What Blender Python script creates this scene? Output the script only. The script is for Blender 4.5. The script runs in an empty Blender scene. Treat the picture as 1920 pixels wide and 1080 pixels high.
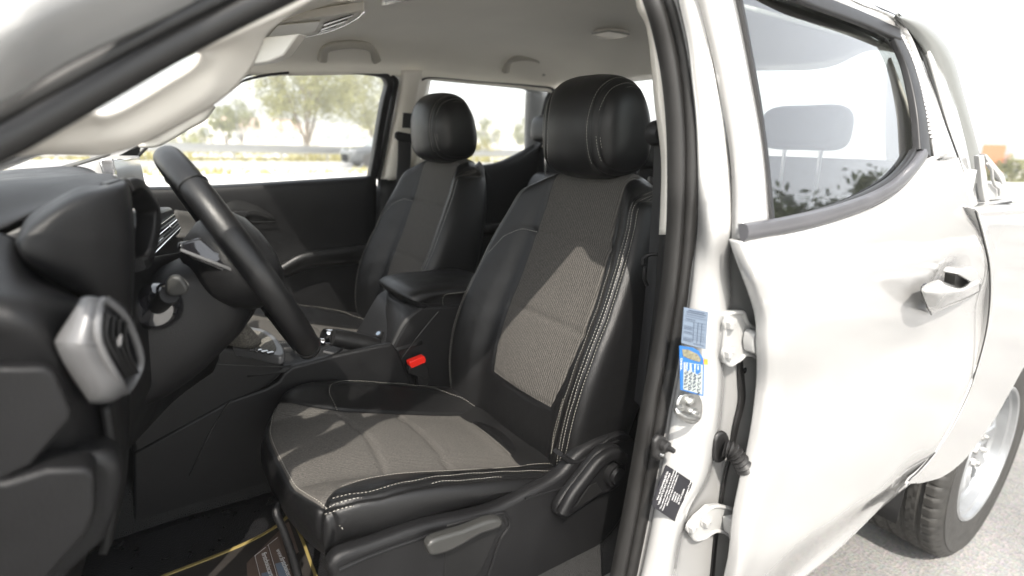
import bpy, bmesh, math, random
import numpy as np
from mathutils import Vector, Matrix
R = math.radians
random.seed(7); rng = np.random.RandomState(5)
SC = bpy.context.scene
COL = SC.collection
# ------------------------------------------------------------------ camera
# car frame: x towards the tail, y towards the passenger side, z up, ground at z = 0
F = 1050.0; PITCH = math.atan(272 / F); ROLL = .030; YAW = .960
CAM = np.array([.96, -1.37, 1.36])
hx, hy = math.cos(YAW), math.sin(YAW)
cp, sp = math.cos(PITCH), math.sin(PITCH); cr, sr = math.cos(ROLL), math.sin(ROLL)
fwd = Vector((hx * cp, hy * cp, -sp)); right = Vector((hy, -hx, 0)); up = right.cross(fwd)
r2 = right * cr + up * sr
u2 = r2.cross(fwd)
cam = bpy.data.cameras.new('camera'); camo = bpy.data.objects.new('camera', cam); COL.objects.link(camo)
m = Matrix((r2, u2, -fwd)).transposed().to_4x4(); m.translation = Vector(CAM)
camo.matrix_world = m
cam.sensor_width = 36; cam.lens = 36 * F / 1920; cam.clip_start = .02; cam.clip_end = 3000
cam.dof.use_dof = True; cam.dof.focus_distance = 1.12; cam.dof.aperture_fstop = 2.4
SC.camera = camo
# ------------------------------------------------------------------ light
SUN_K = .53            # metres the light travels towards the tail per metre it falls
sd = Vector((SUN_K, .75, -1)).normalized()
sun_el = math.asin(-sd.z); sun_az = math.atan2(-sd.x, -sd.y)   # rotation from +y
W = bpy.data.worlds.new('World'); SC.world = W; W.use_nodes = True
nt = W.node_tree; bg = nt.nodes['Background']
sky = nt.nodes.new('ShaderNodeTexSky'); sky.sky_type = 'NISHITA'; sky.sun_disc = False
sky.sun_elevation = sun_el; sky.sun_rotation = sun_az; sky.dust_density = 1.6; sky.air_density = 1.0; sky.ozone_density = .4
hs_ = nt.nodes.new('ShaderNodeHueSaturation'); hs_.inputs['Saturation'].default_value = .38; hs_.inputs['Value'].default_value = 1.4   # milky hot-weather sky
nt.links.new(sky.outputs[0], hs_.inputs['Color']); wm_ = nt.nodes.new('ShaderNodeVectorMath'); wm_.operation = 'MULTIPLY'; wm_.inputs[1].default_value = (1.02, 1.0, .955); nt.links.new(hs_.outputs[0], wm_.inputs[0]); nt.links.new(wm_.outputs[0], bg.inputs[0]); bg.inputs[1].default_value = .15
sl = bpy.data.lights.new('sun', 'SUN'); sl.energy = 3.5; sl.angle = R(.5); sl.color = (1, .935, .85)
so = bpy.data.objects.new('sun', sl); COL.objects.link(so)
so.rotation_euler = sd.to_track_quat('-Z', 'Y').to_euler(); so.location = (0, -3, 6)
SC.view_settings.view_transform = 'Standard'; SC.view_settings.look = 'None'
SC.view_settings.exposure = 1.58; SC.view_settings.gamma = 1
SC.cycles.max_bounces = 14; SC.cycles.diffuse_bounces = 8; SC.cycles.transparent_max_bounces = 16; SC.cycles.use_denoising = True

# ------------------------------------------------------------------ photo pixel -> point on a real surface
def ray(px, py):
    A, B = px - 960, py - 540
    a = A * cr + B * sr; b = -A * sr + B * cr
    z = -(b * cp + F * sp); f = F * cp - b * sp
    return np.array([hx * f + hy * a, hy * f - hx * a, z])
def U(px, py, X=None, Y=None, Z=None):
    r = ray(px, py)
    if X is not None: t = (X - CAM[0]) / r[0]
    elif Z is not None: t = (Z - CAM[2]) / r[2]
    elif callable(Y):
        y = Y(1.2)
        for _ in range(60):
            t = (y - CAM[1]) / r[1]; y = .5 * y + .5 * Y(CAM[2] + r[2] * t)
    else: t = (Y - CAM[1]) / r[1]
    return CAM + r * t
def UL(pts, Y=None, X=None, Z=None):
    return [U(p[0], p[1], Y=(p[2] if len(p) > 2 else Y), X=X, Z=Z) for p in pts]
def gD(z):      # driver side outer skin
    return -.93 + (.40 * (z - 1.2) if z > 1.2 else (.15 * (.7 - z) if z < .7 else 0))
def gP(z): return .84 - .40 * max(0, z - 1.2)      # passenger side inner skin

# ------------------------------------------------------------------ materials
def mat(name, col, rough=.5, metal=0, bump=None, coat=0, spec=.5, var=0, vscale=8, sheen=0, emit=None):
    M = bpy.data.materials.new(name); M.use_nodes = True
    n = M.node_tree; b = n.nodes['Principled BSDF']
    b.inputs['Base Color'].default_value = (*col, 1); b.inputs['Roughness'].default_value = rough
    b.inputs['Metallic'].default_value = metal; b.inputs['Coat Weight'].default_value = coat
    b.inputs['Coat Roughness'].default_value = .04; b.inputs['Specular IOR Level'].default_value = spec
    b.inputs['Sheen Weight'].default_value = sheen
    tc = n.nodes.new('ShaderNodeTexCoord')
    if var:
        no = n.nodes.new('ShaderNodeTexNoise'); no.inputs['Scale'].default_value = vscale; no.inputs['Detail'].default_value = 6
        n.links.new(tc.outputs['Object'], no.inputs['Vector'])
        mr = n.nodes.new('ShaderNodeMapRange'); mr.inputs[1].default_value = .3; mr.inputs[2].default_value = .7
        mr.inputs[3].default_value = 1 - var; mr.inputs[4].default_value = 1 + var
        n.links.new(no.outputs[0], mr.inputs[0])
        mx = n.nodes.new('ShaderNodeVectorMath'); mx.operation = 'SCALE'; mx.inputs[0].default_value = col
        n.links.new(mr.outputs[0], mx.inputs['Scale']); n.links.new(mx.outputs[0], b.inputs['Base Color'])
        mr2 = n.nodes.new('ShaderNodeMapRange'); mr2.inputs[1].default_value = .3; mr2.inputs[2].default_value = .7
        mr2.inputs[3].default_value = rough * .88; mr2.inputs[4].default_value = min(1, rough * 1.12)
        n.links.new(no.outputs[0], mr2.inputs[0]); n.links.new(mr2.outputs[0], b.inputs['Roughness'])
    if bump:
        kind, sc, st, dist = bump
        if kind == 'v':
            t = n.nodes.new('ShaderNodeTexVoronoi'); t.inputs['Scale'].default_value = sc; out = t.outputs['Distance']
        else:
            t = n.nodes.new('ShaderNodeTexNoise'); t.inputs['Scale'].default_value = sc; t.inputs['Detail'].default_value = 4; out = t.outputs[0]
        n.links.new(tc.outputs['Object'], t.inputs['Vector'])
        bp = n.nodes.new('ShaderNodeBump'); bp.inputs['Strength'].default_value = st; bp.inputs['Distance'].default_value = dist
        n.links.new(out, bp.inputs['Height']); n.links.new(bp.outputs[0], b.inputs['Normal'])
    return M
PAINT = mat('white_paint', (.31, .309, .304), .17, coat=1, var=.035, vscale=2.2)
PAINT2 = mat('white_paint_matt', (.32, .32, .315), .40, coat=.3, var=.02, vscale=20)
LEATH = mat('black_leather', (.0055, .0055, .0058), .38, spec=.36, bump=('v', 700, .3, .0006), var=.12, vscale=25)
PLAS = mat('black_plastic', (.0075, .0075, .008), .40, spec=.26, bump=('v', 800, .45, .0007), var=.15, vscale=18)
PLASD = mat('dark_trim_plastic', (.006, .006, .0062), .55, spec=.3, bump=('v', 1200, .15, .0005), var=.15, vscale=14)
PLASG = mat('grey_lever_plastic', (.026, .026, .0245), .45, bump=('v', 1200, .1, .0005), var=.1, vscale=14)
RUB = mat('black_rubber', (.012, .0115, .0115), .50, bump=('n', 260, .15, .001), var=.25, vscale=30)
SEALM = mat('door_seal_rubber', (.012, .0115, .011), .45, bump=('n', 160, .1, .001), var=.25, vscale=12)
BEIGE = mat('beige_headliner', (.92, .89, .81), .9, bump=('n', 900, .25, .0008), var=.03, vscale=5, sheen=.2)
BEIGEP = mat('beige_trim_plastic', (.74, .71, .65), .5, bump=('v', 1100, .1, .0004), var=.03, vscale=5)
SILV = mat('silver_plastic', (.12, .12, .122), .40, metal=.3, var=.06)
CHROME = mat('chrome', (.75, .75, .76), .10, metal=1)
STEEL = mat('zinc_steel', (.45, .45, .44), .32, metal=1, var=.2, vscale=60, bump=('n', 200, .2, .001))
ALU = mat('silver_rim_paint', (.36, .37, .38), .34, metal=.7, var=.12, vscale=9)
GLOSS = mat('gloss_black', (.012, .012, .014), .08, coat=1)
TRIM = mat('satin_window_trim', (.018, .018, .019), .42, spec=.35, var=.15, vscale=20)
GREYTR = mat('grey_belt_moulding', (.10, .10, .108), .34, metal=.3, var=.1, vscale=15)
RED = mat('red_button', (.75, .02, .01), .3)
CARPET = mat('black_carpet', (.012, .012, .012), .95, bump=('v', 500, .8, .003), var=.4, vscale=120)
WEBB = mat('seat_belt_webbing', (.016, .016, .017), .65, bump=('n', 500, .3, .001))
THREAD = mat('pale_thread', (.50, .48, .43), .7)
TREADM = mat('tyre_rubber', (.026, .025, .023), .62, bump=('n', 120, .3, .001), var=.3, vscale=30)
GOLD = mat('gold_edge', (.22, .17, .06), .5)
BROWN = mat('brown_card', (.085, .06, .048), .55, var=.15, vscale=14)
WHITEP = mat('white_print', (.55, .55, .55), .6)
BLUEP = mat('blue_print', (.015, .11, .33), .35)
PALEB = mat('pale_blue_label', (.12, .155, .205), .5)
BLACKL = mat('black_label', (.012, .012, .016), .35)
ORANGE = mat('orange_print', (.75, .25, .03), .5)
INK = mat('dark_ink', (.03, .04, .07), .6)
def glassmat(name, tint, refl=1.0, rough=0.0, ior=1.52, alpha=0):
    M = bpy.data.materials.new(name); M.use_nodes = True; n = M.node_tree; n.nodes.clear()
    o = n.nodes.new('ShaderNodeOutputMaterial'); t = n.nodes.new('ShaderNodeBsdfTransparent'); t.inputs[0].default_value = (*tint, 1)
    g = n.nodes.new('ShaderNodeBsdfGlossy'); g.inputs['Roughness'].default_value = rough
    fr = n.nodes.new('ShaderNodeFresnel'); fr.inputs[0].default_value = ior
    mu = n.nodes.new('ShaderNodeMath'); mu.operation = 'MULTIPLY'; mu.inputs[1].default_value = refl; mu.use_clamp = True
    n.links.new(fr.outputs[0], mu.inputs[0])
    mx = n.nodes.new('ShaderNodeMixShader')
    n.links.new(mu.outputs[0], mx.inputs[0]); n.links.new(t.outputs[0], mx.inputs[1]); n.links.new(g.outputs[0], mx.inputs[2])
    n.links.new(mx.outputs[0], o.inputs[0]); return M
GLASS = glassmat('window_glass', (.97, .98, .97), 1.2)
GLASSR = glassmat('rear_door_glass', (.80, .84, .82), 3.0)

# seat material: fabric where the 'fab' attribute is positive, leather elsewhere
def seatmat(name, along):
    M = bpy.data.materials.new(name); M.use_nodes = True; n = M.node_tree; L = n.links
    b = n.nodes['Principled BSDF']; b.inputs['Specular IOR Level'].default_value = .34; tc = n.nodes.new('ShaderNodeTexCoord')
    at = n.nodes.new('ShaderNodeAttribute'); at.attribute_name = 'fab'
    th = n.nodes.new('ShaderNodeMapRange'); th.inputs[1].default_value = -.0006; th.inputs[2].default_value = .0006
    L.new(at.outputs['Fac'], th.inputs[0])
    # woven heather: stretched noise + fine ribs
    mp = n.nodes.new('ShaderNodeMapping'); L.new(tc.outputs['Object'], mp.inputs[0])
    mp.inputs['Scale'].default_value = (260, 2300, 260) if along else (260, 2300, 600)
    no = n.nodes.new('ShaderNodeTexNoise'); no.inputs['Scale'].default_value = 1; no.inputs['Detail'].default_value = 3
    L.new(mp.outputs[0], no.inputs[0])
    sep = n.nodes.new('ShaderNodeSeparateXYZ'); L.new(tc.outputs['Object'], sep.inputs[0])
    wob = n.nodes.new('ShaderNodeTexNoise'); wob.inputs['Scale'].default_value = 60; L.new(tc.outputs['Object'], wob.inputs[0])
    ad = n.nodes.new('ShaderNodeMath'); ad.operation = 'MULTIPLY_ADD'; L.new(wob.outputs[0], ad.inputs[0]); ad.inputs[1].default_value = .0025
    L.new(sep.outputs['Y'], ad.inputs[2])
    ml = n.nodes.new('ShaderNodeMath'); ml.operation = 'MULTIPLY'; L.new(ad.outputs[0], ml.inputs[0]); ml.inputs[1].default_value = 2 * math.pi / (.0058 if along else .0046)
    sn = n.nodes.new('ShaderNodeMath'); sn.operation = 'SINE'; L.new(ml.outputs[0], sn.inputs[0])
    cr_ = n.nodes.new('ShaderNodeValToRGB'); cr_.color_ramp.elements[0].position = .36; cr_.color_ramp.elements[1].position = .66
    cr_.color_ramp.elements[0].color = (.033, .032, .0305, 1); cr_.color_ramp.elements[1].color = (.122, .113, .101, 1)
    L.new(no.outputs[0], cr_.inputs[0])
    rib = n.nodes.new('ShaderNodeMapRange'); rib.inputs[1].default_value = -1; rib.inputs[2].default_value = -.3; rib.inputs[3].default_value = (.22 if along else .6); rib.inputs[4].default_value = 1
    L.new(sn.outputs[0], rib.inputs[0])
    sc = n.nodes.new('ShaderNodeVectorMath'); sc.operation = 'SCALE'; L.new(cr_.outputs[0], sc.inputs[0]); L.new(rib.outputs[0], sc.inputs['Scale'])
    mx = n.nodes.new('ShaderNodeMix'); mx.data_type = 'RGBA'; L.new(th.outputs[0], mx.inputs[0])
    mx.inputs[6].default_value = (.006, .006, .0063, 1); L.new(sc.outputs[0], mx.inputs[7]); L.new(mx.outputs[2], b.inputs['Base Color'])
    mr = n.nodes.new('ShaderNodeMapRange'); mr.inputs[3].default_value = .34; mr.inputs[4].default_value = .92
    L.new(th.outputs[0], mr.inputs[0]); L.new(mr.outputs[0], b.inputs['Roughness'])
    vo = n.nodes.new('ShaderNodeTexVoronoi'); vo.inputs['Scale'].default_value = 800; L.new(tc.outputs['Object'], vo.inputs['Vector'])
    wr = n.nodes.new('ShaderNodeTexNoise'); wr.inputs['Scale'].default_value = 22; wr.inputs['Detail'].default_value = 3; L.new(tc.outputs['Object'], wr.inputs[0])
    a2 = n.nodes.new('ShaderNodeMath'); a2.operation = 'MULTIPLY_ADD'; L.new(wr.outputs[0], a2.inputs[0]); a2.inputs[1].default_value = 5.0; L.new(vo.outputs['Distance'], a2.inputs[2])
    hm = n.nodes.new('ShaderNodeMix'); hm.data_type = 'FLOAT'; L.new(th.outputs[0], hm.inputs[0]); L.new(a2.outputs[0], hm.inputs[2])
    hs = n.nodes.new('ShaderNodeMath'); hs.operation = 'ADD'; L.new(sn.outputs[0], hs.inputs[0]); L.new(no.outputs[0], hs.inputs[1]); L.new(hs.outputs[0], hm.inputs[3])
    bp = n.nodes.new('ShaderNodeBump'); bp.inputs['Strength'].default_value = .45; bp.inputs['Distance'].default_value = .0007
    L.new(hm.outputs[0], bp.inputs['Height']); L.new(bp.outputs[0], b.inputs['Normal'])
    return M
SCUFF = None
HNDL = mat('beige_handle', (.46, .44, .39), .5, bump=('v', 1100, .1, .0004), var=.03)
FABC = seatmat('seat_cushion_cover', False); FABB = seatmat('seat_back_cover', True)

# ------------------------------------------------------------------ mesh helpers
def link(name, me, parent=None, smooth=True):
    o = bpy.data.objects.new(name, me); COL.objects.link(o)
    if parent is not None: o.parent = parent
    if smooth:
        me.polygons.foreach_set('use_smooth', [True] * len(me.polygons))
    return o
def mesh(name, V, Fc, M, parent=None, smooth=True, auto=None):
    me = bpy.data.meshes.new(name); me.from_pydata([tuple(map(float, v)) for v in V], [], Fc)
    if M: me.materials.append(M)
    bm = bmesh.new(); bm.from_mesh(me); bmesh.ops.recalc_face_normals(bm, faces=bm.faces); bm.to_mesh(me); bm.free()
    o = link(name, me, parent, smooth)
    if auto:
        me.set_sharp_from_angle(angle=R(auto))
    return o
def crm(P, n, closed=False):
    """Catmull-Rom resampling of a list of points, n pieces per span"""
    P = np.asarray(P, float); k = len(P); out = []
    if k < 3 and not closed:
        return np.array([P[0] + (P[1] - P[0]) * i / n for i in range(n + 1)])
    for i in range(k if closed else k - 1):
        if closed: a, b, c, d = P[(i - 1) % k], P[i], P[(i + 1) % k], P[(i + 2) % k]
        else:
            b, c = P[i], P[i + 1]; a = P[i - 1] if i > 0 else 2 * b - c; d = P[i + 2] if i + 2 < k else 2 * c - b
        # centripetal spacing: no loops where the spacing is uneven
        d0, d1, d2 = [max(float(np.linalg.norm(q)), 1e-7) ** .5 for q in (b - a, c - b, d - c)]
        d0 = max(d0, 1e-3 * d1); d2 = max(d2, 1e-3 * d1)
        m1 = d1 * ((b - a) / d0 - (c - a) / (d0 + d1) + (c - b) / d1); m2 = d1 * ((c - b) / d1 - (d - b) / (d1 + d2) + (d - c) / d2)
        if float(np.linalg.norm(c - b)) < 1e-6: m1 = m2 = 0 * b
        for j in range(n):
            u = j / n; u2, u3 = u * u, u * u * u
            out.append((2 * u3 - 3 * u2 + 1) * b + (u3 - 2 * u2 + u) * m1 + (3 * u2 - 2 * u3) * c + (u3 - u2) * m2)
    if not closed: out.append(P[-1])
    return np.array(out)
def grid(G, nu, nv, cu=False, cv=False):
    G = np.asarray(G, float)
    A = np.array([crm(r, nv, cv) for r in G])
    B = np.array([crm(A[:, j], nu, cu) for j in range(A.shape[1])]).transpose(1, 0, 2)
    return B
def gridfaces(a, b, cu=False, cv=False, off=0):
    Fc = []
    for i in range(a if cu else a - 1):
        for j in range(b if cv else b - 1):
            i2, j2 = (i + 1) % a, (j + 1) % b
            Fc.append((off + i * b + j, off + i * b + j2, off + i2 * b + j2, off + i2 * b + j))
    return Fc
def net(name, G, M, parent=None, nu=6, nv=6, cu=False, cv=False, thick=0, caps=False, disp=None, auto=None, fab=None, towards=None, bev=0):
    B = grid(G, nu, nv, cu, cv); a, b = B.shape[:2]
    if disp is not None: B = disp(B)
    V = B.reshape(-1, 3); Fc = gridfaces(a, b, cu, cv)
    if caps and cv:
        Fc.append(tuple(range(b))[::-1]); Fc.append(tuple((a - 1) * b + j for j in range(b)))
    me = bpy.data.meshes.new(name); me.from_pydata([tuple(v) for v in V.tolist()], [], Fc)
    me.materials.append(M)
    o = link(name, me, parent)
    if not caps:
        # face towards the camera side point
        me.update(); c = V.mean(0); t = Vector(towards if towards is not None else CAM.tolist())
        s = sum((p.normal.dot(t - p.center)) * p.area for p in me.polygons)
        if s < 0: me.flip_normals()
    else:
        bm = bmesh.new(); bm.from_mesh(me); bmesh.ops.recalc_face_normals(bm, faces=bm.faces); bm.to_mesh(me); bm.free()
    if fab is not None:
        at = me.attributes.new('fab', 'FLOAT', 'POINT'); at.data.foreach_set('value', np.asarray(fab(B), np.float32).reshape(-1))
    if thick:
        md = o.modifiers.new('thickness', 'SOLIDIFY'); md.thickness = thick; md.offset = -1
        if bev:
            mb = o.modifiers.new('edge', 'BEVEL'); mb.width = bev; mb.segments = 2; mb.limit_method = 'ANGLE'; mb.angle_limit = R(50)
    if auto: me.set_sharp_from_angle(angle=R(auto))
    o['_g'] = 0
    del o['_g']
    return o
def frames(P, upv):
    P = np.asarray(P, float); T = np.gradient(P, axis=0); T /= np.linalg.norm(T, axis=1)[:, None] + 1e-12
    upv = np.asarray(upv, float)
    if upv.ndim == 1: upv = np.tile(upv, (len(P), 1))
    S = np.cross(T, upv); S /= np.linalg.norm(S, axis=1)[:, None] + 1e-12
    N = np.cross(S, T); return T, S, N
def sweep(name, P, prof, M, parent=None, upv=(0, -1, 0), n=6, closed=False, scale=None, smooth=True, auto=40, raw=False):
    """sweep a closed profile [(side, out)] along a path; 'out' runs along upv"""
    C = np.asarray(P, float) if raw else crm(P, n, closed)
    T, S, N = frames(C, upv); pr = np.asarray(prof, float); V = []
    for i in range(len(C)):
        k = 1 if scale is None else np.interp(i / (len(C) - 1), np.linspace(0, 1, len(scale)), scale)
        for s_, o_ in pr: V.append(C[i] + S[i] * s_ * k + N[i] * o_ * k)
    b = len(pr); a = len(C); Fc = gridfaces(a, b, closed, True)
    if not closed:
        Fc.append(tuple(range(b))[::-1]); Fc.append(tuple((a - 1) * b + j for j in range(b)))
    return mesh(name, V, Fc, M, parent, smooth, auto)
def circ(r, n=12, rx=None):
    return [((rx or r) * math.cos(2 * math.pi * i / n), r * math.sin(2 * math.pi * i / n)) for i in range(n)]
def rrect(w, h, r, n=4):
    o = []
    for cx_, cy_, a0 in ((w - r, h - r, 0), (-w + r, h - r, 90), (-w + r, -h + r, 180), (w - r, -h + r, 270)):
        for i in range(n + 1):
            a = R(a0 + 90 * i / n); o.append((cx_ + r * math.cos(a), cy_ + r * math.sin(a)))
    return o
def tube(name, P, r, M, parent=None, n=6, k=12, closed=False, scale=None, upv=(.1, -1, .2)):
    return sweep(name, P, circ(r, k), M, parent, upv, n, closed, scale, True, 60)
def prism(name, pts, off, M, parent=None, bev=.004, seg=3, smooth_out=0, auto=35):
    """extrude a traced 3D outline by vector off (front face = outline), rounded edges"""
    P = crm(pts, smooth_out, True) if smooth_out else np.asarray(pts, float)
    n = len(P); off = np.asarray(off, float); V = list(P) + list(P + off)
    Fc = [tuple(range(n)), tuple(range(2 * n - 1, n - 1, -1))] + [(i, i + n, (i + 1) % n + n, (i + 1) % n) for i in range(n)]
    o = mesh(name, V, Fc, M, parent, True)
    me = o.data
    if bev:
        mb = o.modifiers.new('rounded', 'BEVEL'); mb.width = bev; mb.segments = seg; mb.limit_method = 'ANGLE'; mb.angle_limit = R(50 if smooth_out else 30); mb.harden_normals = False
    me.set_sharp_from_angle(angle=R(auto))
    return o
def box(name, c, s, M, parent=None, bev=.004, rot=None, seg=3):
    x, y, z = [v / 2 for v in s]; Rm = rot.to_matrix() if rot is not None else Matrix.Identity(3)
    pts = [Vector(c) + Rm @ Vector(p) for p in ((-x, -y, -z), (x, -y, -z), (x, -y, z), (-x, -y, z))]
    return prism(name, [tuple(p) for p in pts], tuple(Rm @ Vector((0, 2 * y, 0))), M, parent, bev, seg)
def join(objs, name=None):
    """merge several freshly built meshes into the first one (same part, same look or several slots)"""
    base = objs[0]; dg = bpy.context.evaluated_depsgraph_get(); dg.update()
    bm = bmesh.new(); mats = []
    for o in objs:
        ev = o.evaluated_get(dg); me = bpy.data.meshes.new_from_object(ev)
        mp = []
        for mm in o.data.materials:
            if mm not in mats: mats.append(mm)
            mp.append(mats.index(mm))
        me.transform(o.matrix_local if o is not base else Matrix.Identity(4))
        for p in me.polygons: p.material_index = mp[p.material_index] if mp else 0
        bm.from_mesh(me); bpy.data.meshes.remove(me)
    nm = bpy.data.meshes.new(name or base.name); bm.to_mesh(nm); bm.free()
    for mm in mats: nm.materials.append(mm)
    base.modifiers.clear(); base.data = nm
    if name: base.name = name
    for o in objs[1:]: bpy.data.objects.remove(o)
    return base
def lathe(name, prof, c, axis, M, parent=None, n=32, auto=40, caps=False):
    ax = Vector(axis).normalized(); u = ax.orthogonal().normalized(); v = ax.cross(u); c = Vector(c); V = []
    for r, h in prof:
        for i in range(n):
            a = 2 * math.pi * i / n; V.append(c + ax * h + (u * math.cos(a) + v * math.sin(a)) * r)
    Fc = gridfaces(len(prof), n, False, True)
    if caps and prof[0][0] > 1e-5: Fc.append(tuple(range(n)))
    if caps and prof[-1][0] > 1e-5: Fc.append(tuple((len(prof) - 1) * n + i for i in range(n)))
    return mesh(name, V, Fc, M, parent, True, auto)
def text(name, s, o, ux, uy, size, M, parent=None, ext=.0002, sx=1.0):
    cu = bpy.data.curves.new(name, 'FONT'); cu.body = s; cu.size = size; cu.extrude = ext; cu.align_x = 'LEFT'; cu.resolution_u = 2
    t = bpy.data.objects.new(name, cu); COL.objects.link(t); dg = bpy.context.evaluated_depsgraph_get(); dg.update()
    me = bpy.data.meshes.new_from_object(t.evaluated_get(dg)); bpy.data.objects.remove(t)
    ux = Vector(ux).normalized(); uy = Vector(uy); uy = (uy - ux * uy.dot(ux)).normalized(); n = ux.cross(uy)
    Mx = Matrix((ux * sx, uy, n)).transposed().to_4x4(); Mx.translation = Vector(o)
    me.transform(Mx); me.materials.clear(); me.materials.append(M)
    return link(name, me, parent, False)
def stitches(name, lines, parent, L=.0034, gap=.0028, r=.00036, M=None):
    """thread stitches: little capsules along 3D polylines given with normals"""
    V = []; Fc = []
    for P, N in lines:
        P = np.asarray(P); N = np.asarray(N); d = np.r_[0, np.cumsum(np.linalg.norm(np.diff(P, axis=0), axis=1))]
        t = 0.
        while t + L < d[-1]:
            a = np.array([np.interp(t, d, P[:, k]) for k in range(3)]); b = np.array([np.interp(t + L, d, P[:, k]) for k in range(3)])
            nn = np.array([np.interp(t + L / 2, d, N[:, k]) for k in range(3)]); nn /= np.linalg.norm(nn) + 1e-9
            T = (b - a); T /= np.linalg.norm(T) + 1e-9; S = np.cross(T, nn)
            o = len(V)
            for q, k in ((a - T * 0, .5), (a + T * L * .2, 1), (b - T * L * .2, 1), (b, .5)):
                for cs, cn in ((1, 0), (0, 1), (-1, 0), (0, -1)): V.append(q + S * cs * r * 1.2 * k + nn * cn * r * k)
            for i in range(3):
                for j in range(4): Fc.append((o + i * 4 + j, o + i * 4 + (j + 1) % 4, o + i * 4 + 4 + (j + 1) % 4, o + i * 4 + 4 + j))
            Fc.append((o, o + 1, o + 2, o + 3)); Fc.append((o + 12, o + 15, o + 14, o + 13)); t += L + gap
    return mesh(name, V, Fc, M or THREAD, parent, True)
def thing(name, label, cat, loc=(0, 0, 0), group=None, kind=None):
    o = bpy.data.objects.new(name, None); COL.objects.link(o); o.location = loc; o.empty_display_size = .2
    o['label'] = label; o['category'] = cat
    if group: o['group'] = group
    return o
def tag(o, label=None, cat=None, group=None, kind=None):
    if label: o['label'] = label
    if cat: o['category'] = cat
    if group: o['group'] = group
    if kind: o['kind'] = kind
    return o
def seamd(A, B, lines):
    """distance in a 2D chart from every grid node to polylines"""
    D = np.full(A.shape, 9.)
    for ln in lines:
        for (x0, y0), (x1, y1) in zip(ln[:-1], ln[1:]):
            dx, dy = x1 - x0, y1 - y0; l2 = dx * dx + dy * dy + 1e-12
            t = np.clip(((A - x0) * dx + (B - y0) * dy) / l2, 0, 1)
            D = np.minimum(D, np.hypot(A - x0 - t * dx, B - y0 - t * dy))
    return D
def gnormals(B):
    du = np.gradient(B, axis=0); dv = np.gradient(B, axis=1); n = np.cross(du, dv); n /= np.linalg.norm(n, axis=2)[..., None] + 1e-12
    return n
# ================================================================== the truck
T = thing('pickup_truck', 'white double cab pickup truck with open front door and black leather and grey cloth seats', 'pickup truck', (0, 0, 0))
def empty_(name, par):
    o = bpy.data.objects.new(name, None); COL.objects.link(o); o.parent = par; return o
# ---- painted cab shell: B pillar in the door opening
pil = []
lv = [(-160, 1235, 1300), (-60, 1256, 1312), (0, 1266, 1327), (80, 1283, 1346), (150, 1291, 1361), (230, 1299, 1375), (330, 1303, 1388), (430, 1301, 1394)]
for y, l, r in lv:
    w = r - l
    pil.append([(l - 22, y, -.802), (l, y, -.815), (l + 8, y, -.834), (l + w * .35, y, lambda z: gD(z) + .038), (l + w * .62, y, lambda z: gD(z) + .029), (l + w * .72, y, lambda z: gD(z) + .024), (l + w * .80, y, lambda z: gD(z) + .031), (r + 8, y, lambda z: gD(z) + .033)])
for y, l, m_, r in [(500, 1296, 1363, 1412), (570, 1288, 1364, 1442), (640, 1278, 1347, 1450), (700, 1269, 1350, 1450), (760, 1258, 1347, 1448), (830, 1246, 1337, 1440), (900, 1232, 1320, 1425), (955, 1222, 1288, 1412), (1010, 1211, 1270, 1402), (1080, 1196, 1258, 1395), (1180, 1170, 1240, 1390)]:
    pil.append([(l - 22, y, -.812), (l, y, -.827), (l + 8, y, -.845), (l + (m_ - l) * .5, y, -.864), (m_ - 10, y, -.872), (m_ + 2, y, -.870), (m_ + 14, y, -.858), (r + 55, y, -.888)])
G = [UL(r_) for r_ in pil]
# soften: the recess starts gradually
body = net('cab_body', G, PAINT, T, 4, 3, thick=.012)
# roof skin
rf = []
for x, zc in ((1.22, 1.66), (1.5, 1.745), (1.9, 1.775), (2.3, 1.765), (2.56, 1.73)):
    row = []
    for y, dz in ((-.752, -.155), (-.742, -.105), (-.71, -.065), (-.60, -.035), (-.35, -.008), (0, 0), (.35, -.008), (.60, -.035), (.71, -.065), (.742, -.105), (.752, -.155)):
        row.append((x, y, zc + dz))
    rf.append(row)
roof = net('roof_skin', rf, PAINT, None, 5, 4, thick=.02, towards=(2, 0, 6))
# rear cab wall below the rear window, passenger side skin, front wings, bonnet, sills
def skin(name, rows, M=PAINT, nu=4, nv=4, th=.01, tw=(1, 0, 8), **k): return net(name, rows, M, None, nu, nv, thick=th, towards=tw, **k)
parts = [body, roof]
parts.append(skin('a', [[(2.62, -.80, .75), (2.62, 0, .45), (2.62, .80, .75)], [(2.62, -.88, .95), (2.62, 0, .9), (2.62, .88, .95)], [(2.64, -.88, 1.33), (2.64, 0, 1.33), (2.64, .88, 1.33)]], tw=(6, 0, 1)))
parts.append(skin('b', [[(x, y, z) for x in (-.75, .3, 1.2, 2.0, 2.65)] for y, z in ((.91, .45), (.93, .7), (.93, 1.0), (.915, 1.17))], tw=(1, 9, 1)))
parts.append(skin('c', [[(x, y, z - .1 * max(0, -x)) for x, z in ((-.78, .92), (-.5, 1.02), (0, 1.09), (.45, 1.13))] for y in (-.86, -.6, 0, .6, .86)]))
parts.append(skin('d', [[(x, y, z) for x in (-.78, -.4, 0, .42)] for y, z in ((-.92, .55), (-.94, .8), (-.90, 1.0), (-.84, 1.07))], tw=(0, -9, 1)))
parts.append(skin('e', [[(-.78, y, z) for y in (-.9, -.4, .4, .9)] for z in (.45, .7, .9)], tw=(-9, 0, 1)))
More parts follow.
